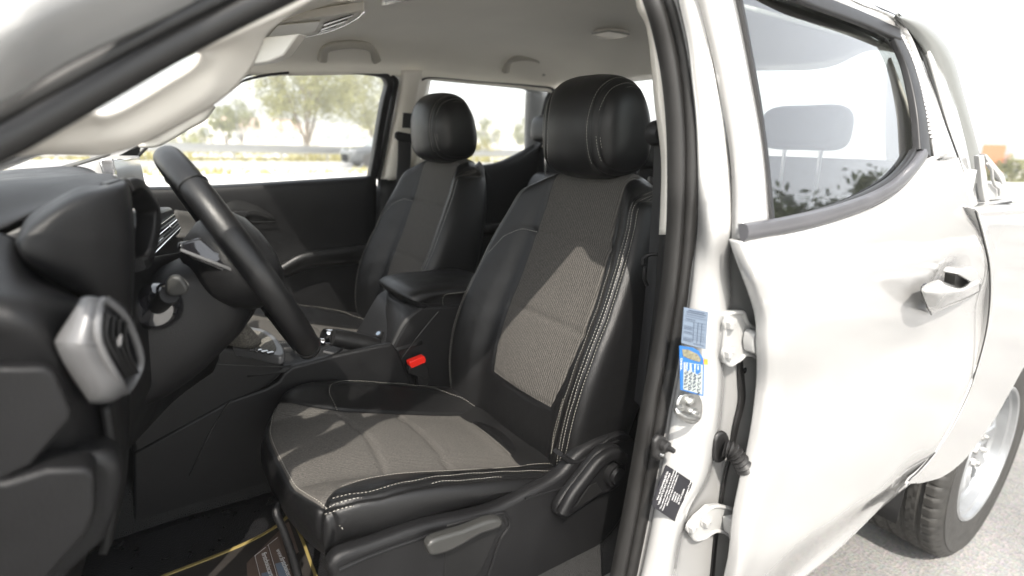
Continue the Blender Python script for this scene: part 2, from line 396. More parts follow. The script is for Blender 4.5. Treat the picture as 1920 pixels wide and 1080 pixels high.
for s in (-1, 1):
    parts.append(skin('f', [[(x, s * y, z) for x in (.6, 1.2, 1.7, 2.1)] for y, z in ((.74, .56), (.80, .56), (.84, .55), (.85, .48))], tw=(1, -9, 3)))
    parts.append(skin('g', [[U(0, 0, Y=0) * 0 + np.array(p) for p in r_] for r_ in ([(2.50, s * .77, 1.62), (2.62, s * .76, 1.60)], [(2.55, s * .84, 1.42), (2.68, s * .83, 1.40)], [(2.60, s * .90, 1.22), (2.72, s * .89, 1.20)])], tw=(2, s * 9, 1)))
# passenger side window posts outside (A pillar, B pillar)
parts.append(skin('h', [[(.42, .90, 1.12), (.50, .92, 1.16)], [(.9, .80, 1.40), (1.0, .84, 1.40)], [(1.25, .70, 1.60), (1.33, .75, 1.56)]], tw=(0, 9, 1)))
parts.append(skin('i', [[(1.80, .90, 1.2), (1.90, .90, 1.2)], [(1.84, .75, 1.6), (1.94, .75, 1.6)]], tw=(0, 9, 1)))
# windscreen header and cowl
parts.append(skin('j', [[(1.18, y, 1.60 - .1 * y * y), (1.27, y, 1.68 - .1 * y * y)] for y in (-.72, -.36, 0, .36, .72)]))
parts.append(skin('k', [[(x, y, 1.13) for x in (.36, .50)] for y in (-.84, 0, .84)]))
# driver's A pillar, outside (the soft white diagonal at the photo's top left)
ap = []
for (a, b, c_, d) in (((-260, 250), (-260, 180), (-260, 110), (-260, 20)), ((0, 200, -.845), (0, 135, -.87), (0, 60, -.885), (0, -60, -.875)), ((125, 125, -.83), (125, 70, -.85), (130, 0, -.865), (140, -110, -.85)), ((280, 50, -.80), (280, 0, -.82), (290, -60, -.83), (300, -150, -.81)),
                      ((425, -18, -.77), (430, -60, -.79), (440, -120, -.80), (450, -200, -.78)), ((640, -110, -.755), (645, -150, -.765), (650, -200, -.76), (655, -260, -.745)), ((900, -210, -.745), (900, -240, -.752), (900, -270, -.752), (900, -310, -.74))):
    ap.append([U(p[0], p[1], Y=(p[2] if len(p) > 2 else -.88)) for p in (a, b, c_, d)])
parts.append(net('l', ap, PAINT, None, 5, 5, thick=.01))
join(parts, 'cab_body')
# ---- door seal
def lobes(w, h): return [(-w, -h * .6), (-w * .9, h * .5), (-w * .45, h), (-w * .08, h * .75), (0, h * .2), (w * .1, h * .8), (w * .5, h * 1.05), (w * .95, h * .4), (w, -h * .6)]
sp_ = UL([(-160, 318, -.84), (0, 240, -.82), (150, 158, -.805), (330, 60, -.785), (505, -26, -.765), (760, -140, -.745), (980, -190, -.745), (1140, -150, -.755), (1210, -70, -.77), (1240, 0, -.797), (1262, 80, -.803), (1274, 150, -.808), (1281, 240, -.812), (1282, 330, -.814), (1279, 430, -.814), (1268, 540, -.813), (1249, 660, -.812), (1230, 760, -.812), (1209, 880, -.812), (1188, 990, -.812), (1168, 1090, -.812), (1145, 1200, -.81)])
wid = [.019, .019, .019, .019, .019, .020, .021, .021, .022, .022, .023, .023, .023, .023, .023, .023, .023, .023, .023, .023, .023, .023]
upv = np.array([(-.55, -1, 0)] * 10 + [(-.45, -1, 0)] * 12, float)
sweep('door_seal', sp_, lobes(1, .55), SEALM, T, upv=(-.5, -1, .1), n=5, scale=wid, auto=60)
# ---- inner trims of the near B pillar
tb = [(1192, -60, 1230), (1200, 14, 1236), (1216, 46, 1246), (1226, 116, 1256), (1233, 194, 1262), (1245, 296, 1266), (1244, 380, 1264), (1241, 440, 1258)]
net('pillar_trim', [UL([(l - 6, y, -.74), (l, y, -.765), (l + 5, y, -.775), (r, y, -.785), (r + 18, y, -.79)]) for l, y, r in tb], BEIGEP, T, 5, 3, thick=.004)
tb = [(1241, 442, 1258), (1234, 540, 1250), (1222, 650, 1238), (1205, 780, 1214), (1190, 880, 1196), (1172, 1000, 1172), (1150, 1110, 1152)]
net('lower_pillar_trim', [UL([(l - 5, y, -.73), (l, y, -.762), (l + 5, y, -.774), (r, y, -.786), (r + 18, y, -.79)]) for l, y, r in tb], PLASD, T, 5, 3, thick=.004)
# ---- windscreen
ws = [[(1.24 - .08 * y * y, y * .97, 1.62 - .04 * y * y), (.85 - .12 * y * y, y * 1.05, 1.40 - .02 * y * y), (.42 - .15 * y * y, y * 1.14, 1.14)] for y in (-.74, -.4, 0, .4, .74)]
net('windscreen', ws, GLASS, T, 4, 6, thick=0)
# ---- A pillar inner trim, driver side, with its grab handle (the long hole shows the windscreen)
pc_ = [((-140, 372, -.79), (-140, 352, -.755), (-140, 330, -.73), (-140, 318, -.69)), ((-20, 306, -.79), (-20, 306, -.76), (-20, 306, -.73), (-10, 300, -.69)), ((60, 258, -.785), (62, 272, -.745), (62, 284, -.72), (60, 292, -.68)), ((118, 228, -.775), (122, 250, -.735), (126, 276, -.715), (130, 292, -.675)),
       ((163, 216, -.76), (168, 238, -.725), (178, 268, -.705), (192, 292, -.67)), ((190, 221, -.745), (198, 238, -.715), (208, 264, -.70), (222, 286, -.665)), ((222, 212, -.735), (232, 228, -.705), (246, 254, -.695), (262, 272, -.66)), ((265, 189, -.73), (276, 204, -.70), (292, 234, -.69), (310, 248, -.655)),
       ((320, 155, -.725), (330, 172, -.70), (344, 204, -.69), (358, 222, -.655)), ((365, 127, -.725), (376, 142, -.70), (392, 170, -.69), (408, 192, -.65)), ((381, 106, -.735), (400, 116, -.705), (420, 136, -.685), (446, 160, -.645)), ((370, 97, -.77), (404, 96, -.715), (440, 108, -.685), (474, 124, -.635)),
       ((430, 70, -.768), (450, 74, -.72), (470, 84, -.68), (488, 92, -.63)), ((520, 30, -.762), (520, 36, -.72), (516, 48, -.67), (505, 56, -.62)), ((640, -30, -.755), (625, -20, -.71), (600, -8, -.66), (575, 6, -.60)), ((860, -130, -.75), (820, -110, -.71), (760, -80, -.66), (700, -50, -.60))]
net('front_pillar_trim', [UL(r_) for r_ in pc_], BEIGEP, T, 6, 6, thick=.006)
# ---- passenger A pillar trim and handle
far = net('front_pillar_trim', [UL(r_, Y=None) for r_ in ([(270, 262, gP), (262, 262, .70)], [(335, 236, gP), (330, 222, .68)], [(395, 196, gP), (390, 180, .64)], [(450, 158, gP), (440, 140, .60)])], BEIGEP, T, 4, 3, thick=.01)
sweep('pillar_grab_handle', UL([(262, 268, .77), (290, 266, .745), (318, 252, .73), (350, 232, .72), (376, 216, .71), (392, 194, .715)]), rrect(.016, .012, .009, 4), BEIGEP, far, upv=(-.2, -1, .1), n=6, scale=[.9, 1, 1, 1.05, 1.2, 1.3])
# ---- headliner
hl = []
for k, x in enumerate((1.22, 1.34, 1.5, 1.75, 2.1, 2.45, 2.62)):
    zt = (1.585, 1.635, 1.675, 1.70, 1.71, 1.69, 1.60)[k]; ze = (1.565, 1.555, 1.565, 1.588, 1.590, 1.590, 1.585)[k]
    ye = .84 - .40 * (ze - 1.2)
    row = [(x, -ye - .05, ze - .0), (x, -ye + .01, ze + .02), (x, -.60, (ze + zt) / 2 + .028), (x, -.50, zt - .012), (x, -.25, zt - .002), (x, 0, zt), (x, .25, zt - .002), (x, .50, zt - .014), (x, .60, (ze + zt) / 2 + .018), (x, ye - .012, ze + .03), (x, ye, ze + .002), (x, ye + .012, ze - .006)]
    hl.append(row)
HL = net('headliner', hl, BEIGE, T, 6, 5, thick=.008, towards=(1.9, 0, .8))
def handle(name, pts, y_in):
    P_ = UL(pts); return sweep(name, P_, rrect(.0125, .010, .007, 4), HNDL, HL, upv=(0, -1, -.5), n=6, scale=[1.25, 1, 1, 1, 1, 1, 1.25])
handle('grab_handle', [(604, 112, .635), (609, 94, .60), (628, 86, .553), (658, 83, .545), (686, 86, .553), (700, 96, .60), (706, 113, .635)], 0)
handle('grab_handle', [(949, 133, .635), (953, 117, .60), (966, 109, .553), (987, 107, .545), (1008, 111, .553), (1018, 120, .60), (1021, 137, .635)], 0)
# soft pockets behind the handles
# dome lamp
dl = lathe('dome_lamp', [(.001, .012), (.03, .0135), (.045, .010), (.052, .003), (.055, -.004)], U(1146, 62, Z=1.702), (0, 0, -1), BEIGEP, HL, 28)
dl2 = prism('lamp_lens', [np.array(U(1146, 62, Z=1.69)) + np.array(v) for v in ((-.045, -.035, 0), (.045, -.035, 0), (.05, .035, 0), (-.05, .035, 0))], (0, 0, -.006), mat('lamp_diffuser', (.45, .45, .42), .35), None, .003); join([dl, dl2], 'dome_lamp')
# overhead console by the header
def ohp(p, z=1.628): return U(p[0], p[1], Z=z)
oc = prism('overhead_console', [ohp(p) for p in ((490, 72), (508, 47), (600, 32), (684, 20), (668, 36), (640, 50), (600, 64), (560, 70))], (0, 0, .02), BEIGEP, HL, .004)
l1 = prism('x', [ohp(p, 1.624) for p in ((501, 71), (520, 48), (601, 40), (590, 60), (575, 64))], (0, 0, .003), mat('console_lid', (.56, .53, .44), .35), None, .0015)
l2 = [prism('x', [ohp(p, 1.624) for p in q], (0, 0, .003), GLOSS, None, .001) for q in (((608, 46), (664, 28), (660, 31), (606, 50)), ((604, 54), (652, 38), (646, 42), (600, 59)), ((600, 60), (630, 51), (622, 56), (596, 63)))]
l3 = tube('x', [ohp(p, 1.623) for p in ((494, 73), (560, 70), (602, 63), (642, 49), (668, 35), (684, 21))], .0018, CHROME, None, 5, 6)
join([oc, l1, l3] + l2, 'overhead_console')
sv = prism('sun_visor', UL([(470, 125), (484, 81), (512, 74), (578, 68), (566, 84), (548, 108), (520, 119)], X=1.30), (-.02, 0, .003), BEIGEP, HL, .004)
lab = prism('x', UL([(487, 115), (492, 101), (542, 94), (532, 109)], X=1.302), (-.001, 0, 0), mat('visor_label', (.75, .72, .45), .5), None, 0)
join([sv, lab], 'sun_visor')
# near side visor edge seen against the top frame
prism('sun_visor', UL([(602, -30, -.60), (640, 8, -.55), (668, 6, -.45), (690, -12, -.40), (690, -40, -.42)]), (0, 0, .018), BEIGEP, HL, .006)
# passenger B pillar trim
bp_ = [(132, 745, 752, 792, 812), (160, 742, 751, 788, 806), (200, 737, 745, 780, 800), (250, 727, 735, 776, 794), (300, 717, 725, 762, 786), (338, 711, 719, 745, 782)]
net('pillar_trim', [UL([(a, y, lambda z: gP(z) + .03), (b, y, gP), (b + 9, y, lambda z: gP(z) - .018), (c_ - 4, y, lambda z: gP(z) - .02), (c_, y, gP), (d, y, lambda z: gP(z) + .05)]) for y, a, b, c_, d in bp_], BEIGEP, T, 4, 3, thick=.006)
net('lower_pillar_trim', [UL([(a, y, .86), (a + 8, y, .83), (b, y, .82), (b + 30, y, .85)]) for y, a, b in ((336, 708, 780), (430, 702, 775), (560, 692, 765), (620, 690, 760))], PLASD, T, 4, 3, thick=.006)
# rear cab inner wall + C pillar trims + rear window frame
cpil = net('rear_pillar_trim', [UL([(a, y, gP), (b, y, lambda z: gP(z) - .05), (c_, y, .55)]) for y, a, b, c_ in ((170, 1036, 1120, 1192), (215, 1026, 1110, 1190), (262, 1016, 1105, 1188), (300, 1006, 1100, 1188), (360, 990, 1095, 1188))], BEIGEP, T, 4, 4, thick=.006)
net('rear_pillar_trim', [[(2.50, -.70, 1.58), (2.60, -.655, 1.58)], [(2.54, -.78, 1.40), (2.61, -.68, 1.40)], [(2.58, -.84, 1.22), (2.62, -.72, 1.22)]], BEIGEP, T, 4, 4, thick=.006)
rwf = []
for (y0, z0), (y1, z1) in zip(((-.58, 1.22), (.58, 1.22), (.52, 1.575), (-.52, 1.575)), ((-.66, 1.14), (.66, 1.14), (.60, 1.62), (-.60, 1.62))):
    rwf.append([(2.66 - (z0 - 1.2) * .25, y0, z0), (2.66 - (z1 - 1.2) * .25, y1, z1)])
net('rear_wall_trim', [[(2.60, -.80, .6), (2.60, 0, .6), (2.60, .80, .6)], [(2.60, -.80, 1.345), (2.60, 0, 1.345), (2.60, .80, 1.345)]], PLASD, T, 3, 3, thick=.01)
rwg = net('rear_window', [[(2.63, -.67, 1.33), (2.63, .67, 1.33)], [(2.59, -.62, 1.60), (2.59, .62, 1.60)]], GLASS, T, 2, 2)
# ---- rear left door (closed)
def g2(z):
    if z > 1.2: return -.93 + .40 * (z - 1.2)
    if z > 1.06: return -.93
    if z > .96: return -.93 + .014 * (1.06 - z) / .10
    if z > .66: return -.916 - .020 * math.sin((.96 - z) / .30 * math.pi / 2)
    return -.936 + .33 * max(0, .62 - max(z, .50))
rows = [[(1392, 452), (1500, 428), (1600, 402), (1660, 377), (1705, 340), (1738, 297), (1768, 292), (1795, 296)],
        [(1402, 482), (1500, 474), (1600, 455), (1680, 436), (1735, 405), (1770, 392), (1800, 385), (1829, 398)],
        [(1414, 515), (1500, 511), (1600, 497), (1680, 480), (1740, 460), (1775, 449), (1810, 443), (1841, 450)],
        [(1428, 556), (1520, 552), (1620, 545), (1700, 530), (1750, 517), (1790, 510), (1825, 505), (1852, 505)],
        [(1440, 600), (1520, 600), (1620, 596), (1700, 590), (1750, 585), (1790, 580), (1825, 576), (1853, 574)],
        [(1442, 655), (1520, 655), (1620, 655), (1690, 652), (1740, 648), (1780, 645), (1815, 642), (1843, 640)],
        [(1440, 730), (1510, 730), (1600, 732), (1670, 732), (1720, 732), (1760, 732), (1790, 732), (1815, 732)],
        [(1426, 830), (1500, 832), (1580, 835), (1640, 838), (1680, 840), (1710, 842), (1735, 843), (1757, 843)],
        [(1410, 900), (1480, 902), (1550, 904), (1600, 905), (1640, 906), (1665, 907), (1685, 907), (1704, 908)],
        [(1394, 980), (1450, 975), (1510, 970), (1550, 965), (1580, 962), (1605, 958), (1628, 956), (1650, 955)],
        [(1385, 1060), (1420, 1055), (1450, 1048), (1475, 1043), (1500, 1038), (1520, 1036), (1540, 1036), (1562, 1040)],
        [(1345, 1195), (1360, 1186), (1375, 1176), (1390, 1166), (1400, 1158), (1412, 1150), (1424, 1142), (1440, 1133)]]
G = [[U(p[0], p[1], Y=g2) for p in r_] for r_ in rows]
for i, r_ in enumerate(G):     # turned-in edges
    r_.append(np.array(r_[-1]) + (np.array([-.002, .035, 0]) if i < 6 else np.array([0, .016, -.034])))
    r_.insert(-1, r_[-2] + np.array([-.001, .001, 0]))
    a = np.array(r_[0]); r_.insert(0, a + np.array([-.004, .010, 0])); r_.insert(0, a + np.array([-.003, .020, 0]))
door = net('rear_door', G, PAINT, T, 5, 4, thick=.004, auto=38)
# handle recess shaped in the skin: a bowl
me = door.data
hc = np.array(U(1784, 524, Y=-.93)); V = np.array([v.co for v in me.vertices])
lo = np.exp(-(((V[:, 0] - hc[0]) / .070) ** 2 + ((V[:, 2] - hc[2]) / .040) ** 2) ** 1.5) * .020
for v, d in zip(me.vertices, lo): v.co.y += float(d)
# window frame of the door
fr_o = [(1391, 446), (1388, 300), (1364, 150), (1330, 0), (1300, -110), (1330, -200), (1440, -130), (1560, -52), (1642, 12), (1695, 44), (1749, 165), (1771, 230), (1795, 296)]
fr_i = [(1447, 428), (1434, 280), (1409, 140), (1381, 0), (1362, -80), (1385, -110), (1450, -50), (1500, -14), (1602, 28), (1680, 66), (1724, 180), (1738, 240), (1746, 298)]
frm = net('wf', [[U(*o_, Y=gD), U(*(np.array(o_) * .6 + np.array(i_) * .4), Y=lambda z: gD(z) - .004), U(*(np.array(o_) * .15 + np.array(i_) * .85), Y=gD), U(*i_, Y=lambda z: gD(z) + .012)] for o_, i_ in zip(fr_o, fr_i)], PAINT, None, 6, 3, thick=.02)
join([door, frm], 'rear_door')
gl = [[(1380, -40), (1450, -50), (1505, -10), (1600, 30), (1675, 72)], [(1400, 90), (1460, 90), (1530, 90), (1610, 90), (1690, 95)], [(1424, 220), (1480, 220), (1550, 215), (1640, 210), (1725, 200)], [(1438, 330), (1490, 325), (1550, 318), (1640, 300), (1738, 270)], [(1446, 420), (1500, 410), (1560, 398), (1640, 372), (1735, 296)]]
net('door_glass', [[U(*p, Y=lambda z: gD(z) + .012) for p in r_] for r_ in gl], GLASSR, door, 5, 4)
sweep('window_trim', [U(*p, Y=lambda z: gD(z) - .004) for p in ((1440, -40), (1500, -8), (1560, 15), (1620, 38), (1683, 66))], rrect(.014, .006, .004, 3), TRIM, door, upv=(0, -1, .35), n=5)
sweep('window_trim', [U(*p, Y=lambda z: gD(z) - .001) for p in ((1676, 68), (1698, 115), (1712, 165), (1722, 220), (1728, 289))], rrect(.024, .008, .004, 3), TRIM, door, upv=(0, -1, .35), n=6, scale=[.75, .85, .95, 1, 1.05])
sweep('glass_run', [U(*p, Y=lambda z: gD(z) + .006) for p in ((1381, -20), (1400, 80), (1418, 180), (1432, 280), (1440, 360), (1445, 418))], rrect(.0035, .006, .002, 2), TRIM, door, upv=(0, -1, .35), n=5)
sweep('belt_moulding', [U(*p, Y=lambda z: gD(z) - .004) for p in ((1393, 436), (1450, 427), (1520, 412), (1580, 395), (1640, 372), (1680, 348), (1712, 316), (1731, 289))], [(-.013, -.006), (-.013, .002), (-.009, .008), (0, .009), (.008, .006), (.013, -.001), (.013, -.006)], GREYTR, door, upv=(0, -1, .3), n=6)
sweep('glass_seal', [U(*p, Y=lambda z: gD(z) + .004) for p in ((1447, 419), (1520, 402), (1580, 383), (1635, 358), (1675, 332), (1703, 300), (1712, 284))], rrect(.006, .006, .002, 2), TRIM, door, upv=(0, -1, .3), n=6)
ribs = []
for k in range(26):
    t = k / 25; y = 66 + t * 190; xl = np.interp(y, [66, 120, 180, 240, 256], [1689, 1706, 1723, 1739, 1746]); xr = np.interp(y, [66, 120, 180, 240, 256], [1695, 1721, 1739, 1752, 1754])
    ribs.append(tube('x', [U(xl, y, Y=lambda z: gD(z) - .002), U(xr, y + 4, Y=lambda z: gD(z) - .002)], .0028, mat('ribbed_applique', (.62, .62, .62), .4) if k == 0 else bpy.data.materials['ribbed_applique'], None if k else door, 2, 6))
join(ribs, 'ribbed_applique')
# outer handle
dh = net('door_handle', [UL(r_) for r_ in ([(1729, 538, -.940), (1757, 527, -.945), (1780, 534, -.945), (1801, 540, -.948), (1822, 529, -.948), (1839, 523, -.940)], [(1730, 536, -.955), (1757, 525, -.962), (1780, 532, -.966), (1801, 538, -.968), (1822, 527, -.965), (1839, 522, -.955)], [(1728, 544, -.966), (1757, 545, -.985), (1780, 546, -.989), (1801, 545, -.989), (1822, 537, -.982), (1839, 529, -.965)],
   [(1738, 572, -.962), (1757, 570, -.974), (1780, 563, -.978), (1801, 556, -.978), (1822, 547, -.972), (1839, 538, -.958)], [(1746, 588, -.945), (1757, 584, -.955), (1780, 574, -.960), (1801, 565, -.962), (1822, 555, -.958), (1839, 545, -.948)], [(1748, 588, -.930), (1758, 584, -.935), (1781, 574, -.935), (1802, 565, -.935), (1823, 555, -.935), (1840, 545, -.935)])], PAINT, door, 4, 4, thick=.003)
hk1 = prism('x', UL([(1797, 514), (1803, 505), (1822, 500), (1832, 508), (1840, 524), (1838, 530), (1822, 530)], Y=-.964), (0, .03, 0), PAINT, None, .003, 3)
hk2 = prism('x', UL([(1792, 512), (1797, 514), (1822, 527), (1802, 540), (1790, 534)], Y=-.950), (0, .02, 0), PLASG, None, .001)
hk3 = tube('x', [U(*p, Y=-.950) for p in ((1736, 531), (1729, 537), (1728, 548), (1735, 568), (1746, 590))], .0016, GLOSS, None, 5, 6)
join([dh, hk1, hk2, hk3], 'door_handle')
# hinges
def hinge(name, plate, arm, bolts, knuckle):
    a = prism(name, UL(plate), (.0, .010, 0), PAINT2, door, .002, 2, 0)
    P_ = np.array(UL(plate)); c_ = P_.mean(0); rimm = sweep('x', [c_ + (p - c_) * .95 + np.array([0, -.001, 0]) for p in P_], circ(.0036, 8), PAINT2, None, upv=(0, -1, 0), n=3, closed=True)
    b = prism('x', UL(arm), (0, .02, 0), PAINT2, None, .003, 3, 0)
    ps = [a, b, rimm]
    for bx_, by_, yy in bolts:
        c0 = U(bx_, by_, Y=yy); ps.append(lathe('x', [(.0105, .012), (.0105, 0), (.0098, -.002), (.001, -.003)][::-1], c0, (0, 1, 0), PAINT2, None, 6, 30)); ps.append(lathe('x', [(.001, -.001), (.0125, .0), (.0125, .004)], c0 + np.array([0, .006, 0]), (0, 1, 0), PAINT2, None, 20))
    (k0, k1) = knuckle; ps.append(tube('x', UL([k0, k1]), .011, PAINT2, None, 2, 16)); 
    return join(ps, name)
hinge('hinge', [(1359, 592, -.878), (1366, 585, -.878), (1375, 583, -.880), (1392, 583, -.883), (1396, 592, -.883), (1405, 608, -.885), (1420, 616, -.888), (1438, 622, -.892), (1436, 660, -.892), (1430, 673, -.890), (1408, 666, -.886), (1397, 666, -.884), (1387, 675, -.882), (1379, 680, -.881), (1369, 686, -.879), (1360, 682, -.878), (1353, 671, -.876), (1356, 625, -.877)], [(1415, 628, -.905), (1421, 622, -.906), (1450, 628, -.915), (1450, 676, -.914), (1428, 669, -.908), (1414, 662, -.905), (1412, 645, -.905)], [(1374, 607, -.888), (1371, 662, -.888)], ((1425, 632, -.907), (1427, 660, -.905)))
hinge('hinge', [(1296, 985, -.872), (1305, 972, -.874), (1330, 950, -.878), (1352, 947, -.882), (1388, 962, -.892), (1389, 975, -.892), (1384, 1014, -.892), (1360, 998, -.886), (1340, 996, -.88), (1320, 1008, -.876), (1302, 1012, -.873), (1294, 1000, -.872)], [(1372, 978, -.905), (1392, 975, -.915), (1400, 990, -.915), (1392, 1018, -.912), (1374, 1006, -.906)], [(1303, 990, -.884), (1329, 980, -.884)], ((1378, 982, -.905), (1379, 1008, -.905)))
# rubber boot with the loom and the black cable
bt = prism('x', UL([(1344, 868), (1340, 845), (1345, 818), (1358, 809), (1368, 820), (1368, 848), (1358, 866)], Y=-.876), (0, .008, 0), RUB, T, .004, 3, 2)
pth = crm(UL([(1358, 840, -.884), (1372, 845, -.895), (1385, 860, -.905), (1396, 878, -.91), (1408, 902, -.905)]), 14)
sc_ = [1.0 + .22 * math.sin(i * 2 * math.pi / 5) for i in range(len(pth))]
bt2 = sweep('x', pth, circ(.0125, 14), RUB, None, upv=(.1, 0, 1), scale=sc_, raw=True)
bt3 = prism('x', UL([(1392, 872), (1393, 852), (1402, 843), (1416, 845), (1416, 880)], Y=-.86), (0, .008, 0), RUB, None, .004, 3, 2)
join([bt, bt2, bt3], 'wiring_boot')
sweep('door_cable', UL([(1387, 670, -.866), (1390, 710, -.866), (1391, 750, -.866), (1380, 800, -.866), (1371, 850, -.866), (1361, 890, -.868), (1353, 940, -.868), (1342, 1010, -.866), (1334, 1100, -.866)]), rrect(.0075, .003, .002, 2), RUB, T, upv=(0, -1, 0), n=6, scale=[.7, .9, 1, .9, .55, .5, .55, .7, .7])
lathe('plug_hole', [(.001, -.0005), (.0058, -.0005), (.006, .002)], U(1396, 695, Y=-.862), (0, 1, 0), GLOSS, T, 16)
# striker
stk = prism('x', UL([(1268, 770), (1278, 742), (1295, 735), (1312, 742), (1319, 762), (1316, 785), (1304, 796), (1285, 792)], Y=-.869), (0, .006, 0), STEEL, T, .003, 3, 2)
s2 = tube('x', UL([(1276, 768, -.872), (1268, 770, -.892), (1280, 780, -.896), (1296, 784, -.896), (1306, 784, -.888), (1308, 778, -.872)]), .0045, STEEL, None, 5, 10)
s3 = [lathe('x', [(.001, -.004), (.007, -.003), (.009, .001), (.009, .003)], U(*p, Y=-.872), (0, 1, 0), STEEL, None, 16) for p in ((1296, 754), (1303, 776), (1276, 769))]
join([stk, s2] + s3, 'door_striker')
# courtesy light switch
sw = prism('x', UL([(1226, 856), (1228, 828), (1238, 816), (1252, 822), (1252, 842), (1246, 862), (1234, 866)], Y=-.856), (0, .010, 0), RUB, T, .004, 3, 1)
sw2 = lathe('x', [(.001, -.020), (.004, -.019), (.005, -.008), (.009, -.006), (.010, .002)], U(1246, 836, Y=-.858), (0, 1, 0), RUB, None, 16)
sw3 = lathe('x', [(.001, -.004), (.003, -.003), (.004, .001)], U(1241, 853, Y=-.858), (0, 1, 0), STEEL, None, 12)
join([sw, sw2, sw3], 'door_switch')
# ---- stickers on the pillar
def frame_of(p00, p10, p01, Y): 
    o = U(*p00, Y=Y); a = U(*p10, Y=Y) - o; b = U(*p01, Y=Y) - o; return o, a, b
def sticker(name, quad, M, y):
    return prism(name, UL(quad, Y=y), (0, .0008, 0), M, T, 0)
def lerpq(q, a, b, y):   # point in a traced quad, a across, b down
    p = [(1 - a) * (1 - b) * q[0][k] + a * (1 - b) * q[1][k] + a * b * q[2][k] + (1 - a) * b * q[3][k] for k in (0, 1)]
    return U(p[0], p[1], Y=y)
yS = -.8775
q1 = [(1283, 576), (1328, 585), (1323, 655), (1278, 643)]
st = sticker('pressure_label', q1, PALEB, yS); bits = [st]
for b, a0, a1, wd in [(.06, .18, .85, .018), (.11, .12, .92, .018), (.17, .10, .86, .01), (.23, .06, .95, .006), (.30, .1, .5, .014), (.35, .05, .95, .006), (.43, .45, .95, .004), (.50, .05, .95, .005), (.54, .06, .4, .012), (.58, .06, .42, .012), (.62, .45, .95, .004), (.66, .06, .4, .012), (.70, .05, .95, .006), (.76, .45, .95, .004), (.82, .06, .95, .005), (.86, .06, .42, .012), (.90, .06, .4, .012), (.93, .5, .92, .012)]:
    bits.append(prism('x', [lerpq(q1, a0, b - wd / 2, yS - .0006), lerpq(q1, a1, b - wd / 2, yS - .0006), lerpq(q1, a1, b + wd / 2, yS - .0006), lerpq(q1, a0, b + wd / 2, yS - .0006)], (0, .0003, 0), INK, None, 0))
for a in (.45, .62, .78):
    bits.append(prism('x', [lerpq(q1, a, .35, yS - .0006), lerpq(q1, a + .008, .35, yS - .0006), lerpq(q1, a + .008, .9, yS - .0006), lerpq(q1, a, .9, yS - .0006)], (0, .0003, 0), INK, None, 0))
join(bits, 'pressure_label')
q2 = [(1274, 648), (1320, 660), (1319, 743), (1276, 731)]
st = prism('x', UL([(1274, 648), (1300, 652), (1310, 658), (1316, 668), (1320, 676), (1319, 743), (1276, 731)], Y=yS), (0, .0008, 0), BLUEP, T, 0)
bits = [st, prism('x', UL([(1282, 679), (1318, 684), (1317, 740), (1281, 730)], Y=yS - .0006), (0, .0003, 0), mat('sticker_field', (.28, .31, .30), .5), None, 0),
        prism('x', UL([(1279, 655), (1290, 655), (1308, 664), (1315, 674), (1312, 679), (1295, 674), (1281, 668)], Y=yS - .0006), (0, .0003, 0), mat('bottle_print', (.16, .15, .10), .5, var=.5, vscale=300), None, 0),
        prism('x', UL([(1320, 673), (1327, 674), (1327, 684), (1320, 683)], Y=yS - .0006), (0, .0005, 0), ORANGE, None, 0),
        prism('x', UL([(1297, 682), (1314, 684), (1314, 697), (1308, 702), (1298, 697)], Y=yS - .0009), (0, .0003, 0), BLUEP, None, 0),
        prism('x', UL([(1286, 680), (1293, 681), (1293, 693), (1290, 696), (1286, 692)], Y=yS - .0009), (0, .0003, 0), BLUEP, None, 0)]
dn = U(1282, 731, Y=yS) - U(1284, 680, Y=yS); ac = U(1317, 740, Y=yS) - U(1281, 730, Y=yS)
def vt(s_, px, size, M, yy, sx=1.0, d=None, up_=None): return text('x', s_, U(px[0], px[1], Y=yy), d if d is not None else dn, up_ if up_ is not None else ac, size, M, None, .0002, sx)
for s_, px in (('59631', (1284, 697)), ('5W20', (1292, 699)), ('49631', (1300, 702)), ('13-2-24', (1309, 700))): bits.append(vt(s_, px, .0105, INK, yS - .0012, 1.15))
for s_, px in (('LAST', (1308, 684)), ('SERVICE', (1302, 683)), ('NEXT', (1287, 681))): bits.append(vt(s_, px, .0045, WHITEP, yS - .0014))
bits.append(vt('CHECK', (1276, 672), .006, WHITEP, yS - .0008))
join(bits, 'service_sticker')
yB = -.871
q3 = [(1249, 873), (1298, 904), (1273, 981), (1222, 948)]
st = prism('x', UL([(1248, 873), (1250, 872), (1296, 902), (1298, 906), (1274, 980), (1271, 982), (1224, 950), (1222, 946)], Y=yB), (0, .0008, 0), BLACKL, T, 0); bits = [st]
up3 = lerpq(q3, 0, .9, yB) - lerpq(q3, 0, .1, yB); dn3 = -up3; rt3 = lerpq(q3, 1, .5, yB) - lerpq(q3, 0, .5, yB)
# lines of print run upwards along the plate
for a, b, s_, sz in ((.13, .80, 'PSA AUTOMOBILES SA', .0062), (.22, .88, 'VR3FWTGTKP1007434', .0070), (.31, .95, 'This vehicle complies with all Gulf Standards and', .0050), (.39, .95, 'National Motor Vehicle Standards Regulations in', .0050), (.47, .80, 'effect on the date of manufacture.', .0050), (.58, .62, '3000KG', .0056), (.66, .62, '3450KG', .0056), (.74, .62, '1350KG', .0056), (.82, .62, '00-1750 3250G', .0056), (.95, .95, 'P08177D-A1A000', .0066), (.95, .42, 'Category:Truck', .0066)):
    bits.append(text('x', s_, lerpq(q3, a, b, yB - .0008), -up3, -rt3, sz, WHITEP, None, .0002, .78))
join(bits, 'vehicle_plate')
